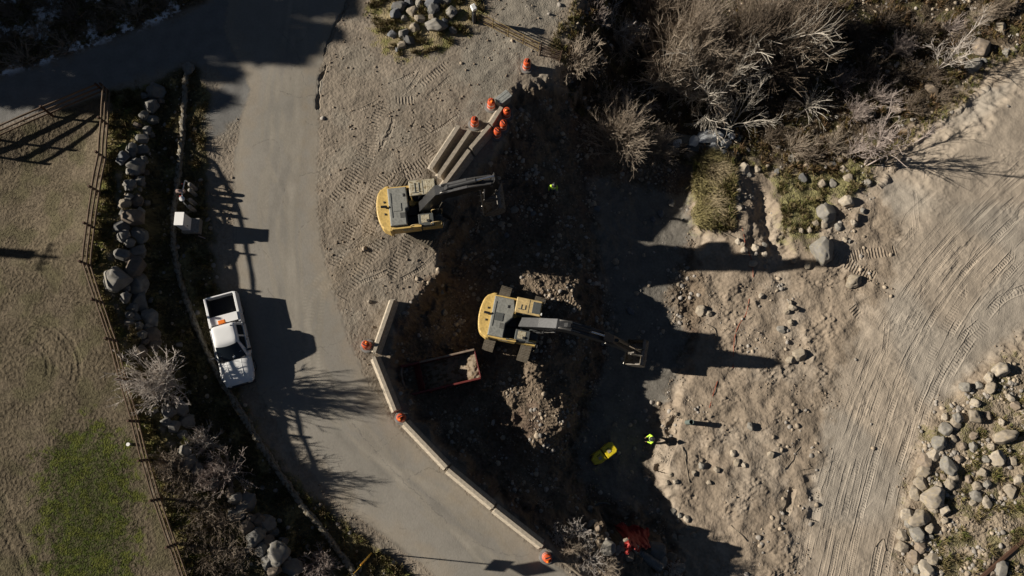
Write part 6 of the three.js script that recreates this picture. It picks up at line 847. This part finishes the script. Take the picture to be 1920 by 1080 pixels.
// along the fence and the ditch
shrub('round', 0, 294, 716, 1.2, 1.05, 'grey', 'big round leafless shrub overhanging the rail fence beside the pickup', 'shrub', 'leafless shrubs', 1.35); shrub('round', 1, 378, 832, 0.7, 0.62, 'grey', 'small pale leafless shrub among the boulders below the big round one', 'shrub', 'leafless shrubs', 1.3); shrub('round', 0, 415, 888, 0.8, 0.78, 'mauve', 'mauve grey leafless shrub at the ditch edge beside the boulder row', 'shrub', 'leafless shrubs', 1.4); shrub('round', 1, 312, 868, 0.7, 0.55, 'tan', 'tan leafless shrub leaning over the rail fence near the white stub'); shrub('round', 0, 600, 1058, 0.6, 0.62, 'mauve', 'mauve leafless shrub against the low stone wall at its far end');
[[345, 935], [372, 965], [400, 990], [360, 1010], [420, 1030], [385, 1050], [440, 1065], [350, 905], [330, 890], [400, 1075], [455, 1040], [425, 965]].forEach(([x, y], k) => shrub('scrub', k, x, y, 0.3, 0.8 + 0.15 * (k % 3), ['brown', 'tan', 'brown'][k % 3], 'low brown scrub bush in the patch between the fence and the lower boulders', 'shrub', 'low scrub by the lower fence'));
// pit end
shrub('scrub', 0, 1043, 1010, 0.5, 0.9, 'grey', 'small twiggy grey bush just inside the end of the barrier row'); shrub('scrub', 1, 1088, 1005, 0.5, 0.95, 'grey', 'small twiggy grey bush between the barrier end and the pit rocks'); shrub('scrub', 0, 1075, 1040, 0.4, 0.95, 'tan', 'tan twiggy bush behind the long grey timber pole'); shrub('scrub', 1, 1105, 1050, 0.4, 0.9, 'grey', 'grey twiggy bush below the pit end boulders'); shrub('scrub', 0, 1140, 1070, 0.4, 1.0, 'tan', 'tan bush at the foot of the pit end rocks'); shrub('scrub', 1, 1023, 950, 0.3, 0.5, 'grey', 'tiny twig tuft in the shade behind the lower barriers'); shrub('scrub', 0, 1265, 1070, 0.3, 0.7, 'grey', 'small twig bush right of the culvert'); shrub('scrub', 1, 815, 810, 0.3, 0.4, 'pale', 'tiny pale twig tuft in the shade beside the orange drum in the gap');
// creek thicket
shrub('round', 0, 1087, 112, 0.9, 0.95, 'tan', 'round tan leafless shrub behind the end of the gate'); shrub('round', 1, 1172, 70, 1.2, 1.0, 'tan', 'leafless shrub above the round tan one by the gate'); shrub('willow', 0, 1168, 258, 1.6, 0.98, 'tan', 'dome shaped pale willow bush above the dark pit', 'shrub', 'leafless shrubs', 0.85); shrub('willow', 1, 1238, 268, 1.4, 0.55, 'tan', 'smaller willow bush beside the dome shaped one'); shrub('gnarled', 0, 1195, 200, 1.2, 0.5, 'mauve', 'sparse mauve branched shrub behind the dome shaped willow bush');
shrub('willow', 0, 1262, 130, 2, 1.1, 'tan', 'tall tan willow clump in the middle of the thicket'); shrub('willow', 1, 1335, 140, 2, 0.95, 'tan', 'tan willow clump right of the tall middle one'); shrub('willow', 0, 1306, 68, 3, 1.1, 'tan', 'tan willow clump behind the tall middle one', 'shrub', 'leafless shrubs', 1.4); shrub('willow', 1, 1240, 30, 2, 1.0, 'brown', 'brown willow clump toward the driveway side of the thicket'); shrub('willow', 0, 1392, 88, 3, 1.05, 'brown', 'brown willow clump under the pale twisted branches', 'shrub', 'leafless shrubs', 1.3); shrub('willow', 1, 1446, 42, 3.2, 1.2, 'brown', 'wide brown willow clump at the head of the creek', 'shrub', 'leafless shrubs', 1.3); shrub('willow', 0, 1484, 92, 2.6, 1.05, 'brown', 'brown willow clump beside the fallen trunk', 'shrub', 'leafless shrubs', 1.3);
shrub('gnarled', 0, 1360, 150, 3.2, 1.15, 'pale', 'pale twisted bare tree spreading over the willow thicket', 'tree', 'bare creek trees', 1.6); shrub('gnarled', 1, 1440, 45, 3.4, 1.3, 'pale', 'wide pale twisted bare tree at the head of the creek', 'tree', 'bare creek trees', 1.6); shrub('gnarled', 1, 1385, 215, 2.0, 0.8, 'pale', 'small pale twisted bare tree reaching over the icy water', 'tree', 'bare creek trees', 1.4); shrub('gnarled', 0, 1160, 45, 1.4, 0.6, 'grey', 'grey bare tree leaning by the shrubs near the gate', 'tree', 'bare creek trees');
shrub('willow', 0, 1520, 20, 3.2, 1.0, 'brown', 'brown willow clump behind the fallen trunk', 'shrub', 'leafless shrubs', 1.3); shrub('arching', 0, 1525, 190, 1.2, 0.85, 'pale', 'pale fountain shaped shrub with arching stems in the dark brush'); shrub('gnarled', 2, 1596, 285, 0.8, 0.62, 'mauve', 'small bare grey tree by the creek side stones', 'tree', 'bare creek trees'); shrub('gnarled', 2, 1636, 300, 0.8, 0.95, 'mauve', 'forked bare grey tree at the haul road edge', 'tree', 'bare creek trees', 1.25); shrub('gnarled', 2, 1778, 112, 1.2, 0.78, 'grey', 'slender pale bare tree above the haul road boulders', 'tree', 'bare creek trees', 1.3); shrub('gnarled', 0, 1700, 130, 1.0, 0.5, 'brown', 'sparse brown bare tree in the middle of the shaded brush', 'tree', 'bare creek trees');
const thick = mulberry(61);
[[1490, 270], [1520, 290], [1560, 270], [1600, 60], [1570, 150], [1620, 130], [1650, 180], [1680, 90], [1720, 60], [1660, 30], [1560, 40], [1600, 210], [1640, 240], [1740, 130], [1780, 40], [1830, 30], [1470, 200], [1440, 130], [1480, 150], [1540, 100], [1440, 250], [1130, 170], [1110, 30], [1210, 100], [1700, 200], [1760, 170], [1800, 70], [1870, 15]].forEach(([x, y], k) => shrub(k % 4 === 3 ? 'round' : 'scrub', k, x + thick() * 10, y + thick() * 10, 0.4, k % 4 === 3 ? 0.5 + 0.2 * thick() : 1.0 + 0.6 * thick(), ['brown', 'brown', 'tan', 'mauve'][(thick() * 4) | 0], x > 1690 ? 'low leafless bush in the brush near the haul road berm boulders' : y < 110 && x > 1500 ? 'low leafless bush in the brush beyond the fallen trunk' : x > 1580 ? 'low leafless bush in the dark middle of the creek brush' : x < 1230 ? 'low leafless bush on the slope below the gate' : y > 230 ? 'low leafless bush near the icy water' : 'low leafless bush beside the pale fountain shaped shrub', 'shrub', 'low brush along the creek', 1.3));
[[20, 20], [70, 60], [130, 30], [40, 110], [190, 50], [250, 20], [310, 10], [120, 85], [15, 70], [220, 5], [90, 10]].forEach(([x, y], k) => shrub('scrub', k, x, y, 0.3, 0.9 + 0.3 * thick(), ['brown', 'tan'][k % 2], 'low bush in the snowy brush above the shaded side road', 'shrub', 'brush above the side road'));
// tall grass clumps by the berm
{ const blades = seed => { const r = mulberry(seed), p = [], id = []; for (let k = 0; k < 1500; k++) { const a = r() * 6.28, d = 0.85 * Math.sqrt(r()), H = 0.75 * (0.4 + 0.7 * r()) * (1.1 - d * 0.5), dx = 0.28 + (r() - 0.5) * 0.7 + 0.3 * Math.cos(a) * d, dz = 0.16 + (r() - 0.5) * 0.7 + 0.3 * Math.sin(a) * d, w = 0.007 + 0.008 * r(), b = r() * 6.28, ca = Math.cos(b) * w, sa = Math.sin(b) * w, x = d * Math.cos(a), z = d * Math.sin(a), q = p.length / 3; p.push(x - ca, -0.06, z - sa, x + ca, -0.06, z + sa, x + dx * 0.4 + ca, H * 0.7, z + dz * 0.4 + sa, x + dx * 0.4 - ca, H * 0.7, z + dz * 0.4 - sa, x + dx, H * (0.85 + 0.2 * r()), z + dz); id.push(q, q + 1, q + 2, q, q + 2, q + 3, q + 3, q + 2, q + 4); } const g = new THREE.BufferGeometry(); g.setAttribute('position', new THREE.Float32BufferAttribute(p, 3)); g.setIndex(id); g.computeVertexNormals(); return g; };
  const gg = [blades(21), blades(22)], gm = [mat([0.27, 0.23, 0.10], 0.9), mat([0.31, 0.25, 0.15], 0.9)];
  [[1325, 345, 1.3, 'upper'], [1345, 385, 1.25, 'middle'], [1322, 400, 1.1, 'lower'], [1350, 325, 1.1, 'creek side'], [1335, 300, 1.0, 'water side']].forEach(([x, y, s, w], k) => { const p = P(x, y, 0.4), m = solo('grass_clump', gg[k % 2], gm[k % 2], `tall dry ${k % 2 ? 'tan' : 'olive'} grass clump beside the stony berm, ${w} one of the cluster`, 'grass clump', onGround(p), [0, k * 1.3, 0], 'tall grass by the berm'); m.scale.set(s, s, s); m.rotation.y = (k % 3 - 1) * 0.5; }); }

// ---------------------------------------------------------------- creek water with thin ice
{
  const pts = [[1225, 262], [1255, 250], [1300, 255], [1330, 240], [1380, 245], [1385, 275], [1350, 290], [1300, 285], [1250, 282]].map(([a, b]) => U(a, b, -5.93)), c = pts.reduce((s, p) => s.add(p), V(0, 0, 0)).multiplyScalar(1 / pts.length);
  const g = new THREE.ShapeGeometry(new THREE.Shape(new THREE.SplineCurve(pts.map(p => new THREE.Vector2(p.x, -p.z)).concat([new THREE.Vector2(pts[0].x, -pts[0].z)])).getPoints(60))).rotateX(-Math.PI / 2).translate(0, -5.80, 0);
  tag(part(scene, 'creek_water', g, mat([0.02, 0.03, 0.035], 0.06, 0, { bumpMap: grainBump, bumpScale: 0.004 })), 'dark creek water under the willows', 'water', null, 'structure');
  const ice = mat([0.74, 0.80, 0.86], 0.45, 0, { bumpMap: grainBump, bumpScale: 0.01, map: grimeMap });
  [[1325, 258, 30], [1300, 265, 20], [1362, 268, 22], [1345, 252, 20], [1270, 268, 16], [1372, 255, 14], [1340, 275, 15], [1358, 285, 12]].forEach(([a, b, d], k) => { const p = U(a, b, -5.75), g2 = rocks[k]; const m = solo('ice_patch', g2, ice, 'bluish white ice crust on the creek stones', 'ice', [p.x, -5.74, p.z], [0, k, 0], 'ice crusts in the creek'); m.scale.set(d * 0.025, 0.17, d * 0.021); });
}
// ---------------------------------------------------------------- beyond the frame: what throws the long shadows on the side road and the driveway
function conifer(x, z, h, label) {
  const y = heightAt(clamp(x, X0, X1), clamp(z, Z0, Z1)), t = thing('conifer_tree', label, 'tree', [x, y, z], 0, 'conifers beyond the side road'), r = mulberry(Math.round(h * 100 + x * 7)), p = [], id = [];
  part(t, 'trunk', cyl(0.06, 0.26, h, 10), bark.brown, [0, h / 2 - 0.1, 0]);
  for (let k = 0; k < 2200; k++) { const f = Math.pow(r(), 0.7), yy = h * (0.1 + 0.9 * f), R = (1 - f) * h * 0.27 + 0.3, a = r() * 6.283, d = R * Math.sqrt(0.05 + 0.95 * r()), s = 0.22 + 0.3 * r(), q = p.length / 3, cx = Math.cos(a), sz = Math.sin(a), px = cx * d, pz = sz * d, py = yy - d * 0.25; p.push(px - sz * s * 0.5, py, pz + cx * s * 0.5, px + sz * s * 0.5, py, pz - cx * s * 0.5, px + cx * s * 1.5, py - s * 0.4 + (r() - 0.5) * 0.5, pz + sz * s * 1.5); id.push(q, q + 1, q + 2); }
  const g = new THREE.BufferGeometry(); g.setAttribute('position', new THREE.Float32BufferAttribute(p, 3)); g.setIndex(id); g.computeVertexNormals(); part(t, 'crown', g, mat([0.05, 0.075, 0.035], 0.9));
}
[[-41, -24.1, 8.8, 'young'], [-42.5, -22.9, 8, 'little'], [-44, -26.2, 8.5, 'lowish'], [-47, -26.6, 11.5, 'nearest'], [-46, -28.4, 13, 'slender'], [-46, -30.4, 14, 'dense'], [-47, -32.4, 14.8, 'straight'], [-46, -34.8, 15, 'bushy'], [-52, -29.8, 16, 'broad'], [-52, -33.4, 17, 'tallest'], [-51.5, -27.2, 12, 'short'], [-45, -37.2, 15, 'outermost'], [-57, -31.5, 17, 'hindmost']].forEach(([x, z, h, w]) => conifer(x, z, h, `${w} dark conifer beyond the snowy brush`));
for (const [x, z, lab] of [[-16.9, -33.1, 'tall wooden utility pole beyond the grassy island'], [-45.2, -12.4, 'tall wooden utility pole beyond the dry lawn']]) { const t = thing('utility_pole', lab, 'pole', [x, heightAt(x, z), z], 0, 'utility poles'); part(t, 'pole', cyl(0.11, 0.15, 9, 12), M.postWood, [0, 4.4, 0]); part(t, 'cross_arm', rbox(0.1, 0.12, 1.8, 0.02), M.postWood, [0, 8.4, 0]); for (const k of [-0.8, -0.4, 0.4, 0.8]) part(t, 'insulator', cyl(0.05, 0.06, 0.2, 8), M.cabinet, [0, 8.56, k]); if (x < -40) part(t, 'transformer', cyl(0.32, 0.32, 1.1, 16), M.galvanised, [0.3, 7.3, 0]); }

scene.traverse(o => { if (o.isMesh) o.castShadow = o.receiveShadow = true; });
renderer.render(scene, camera);
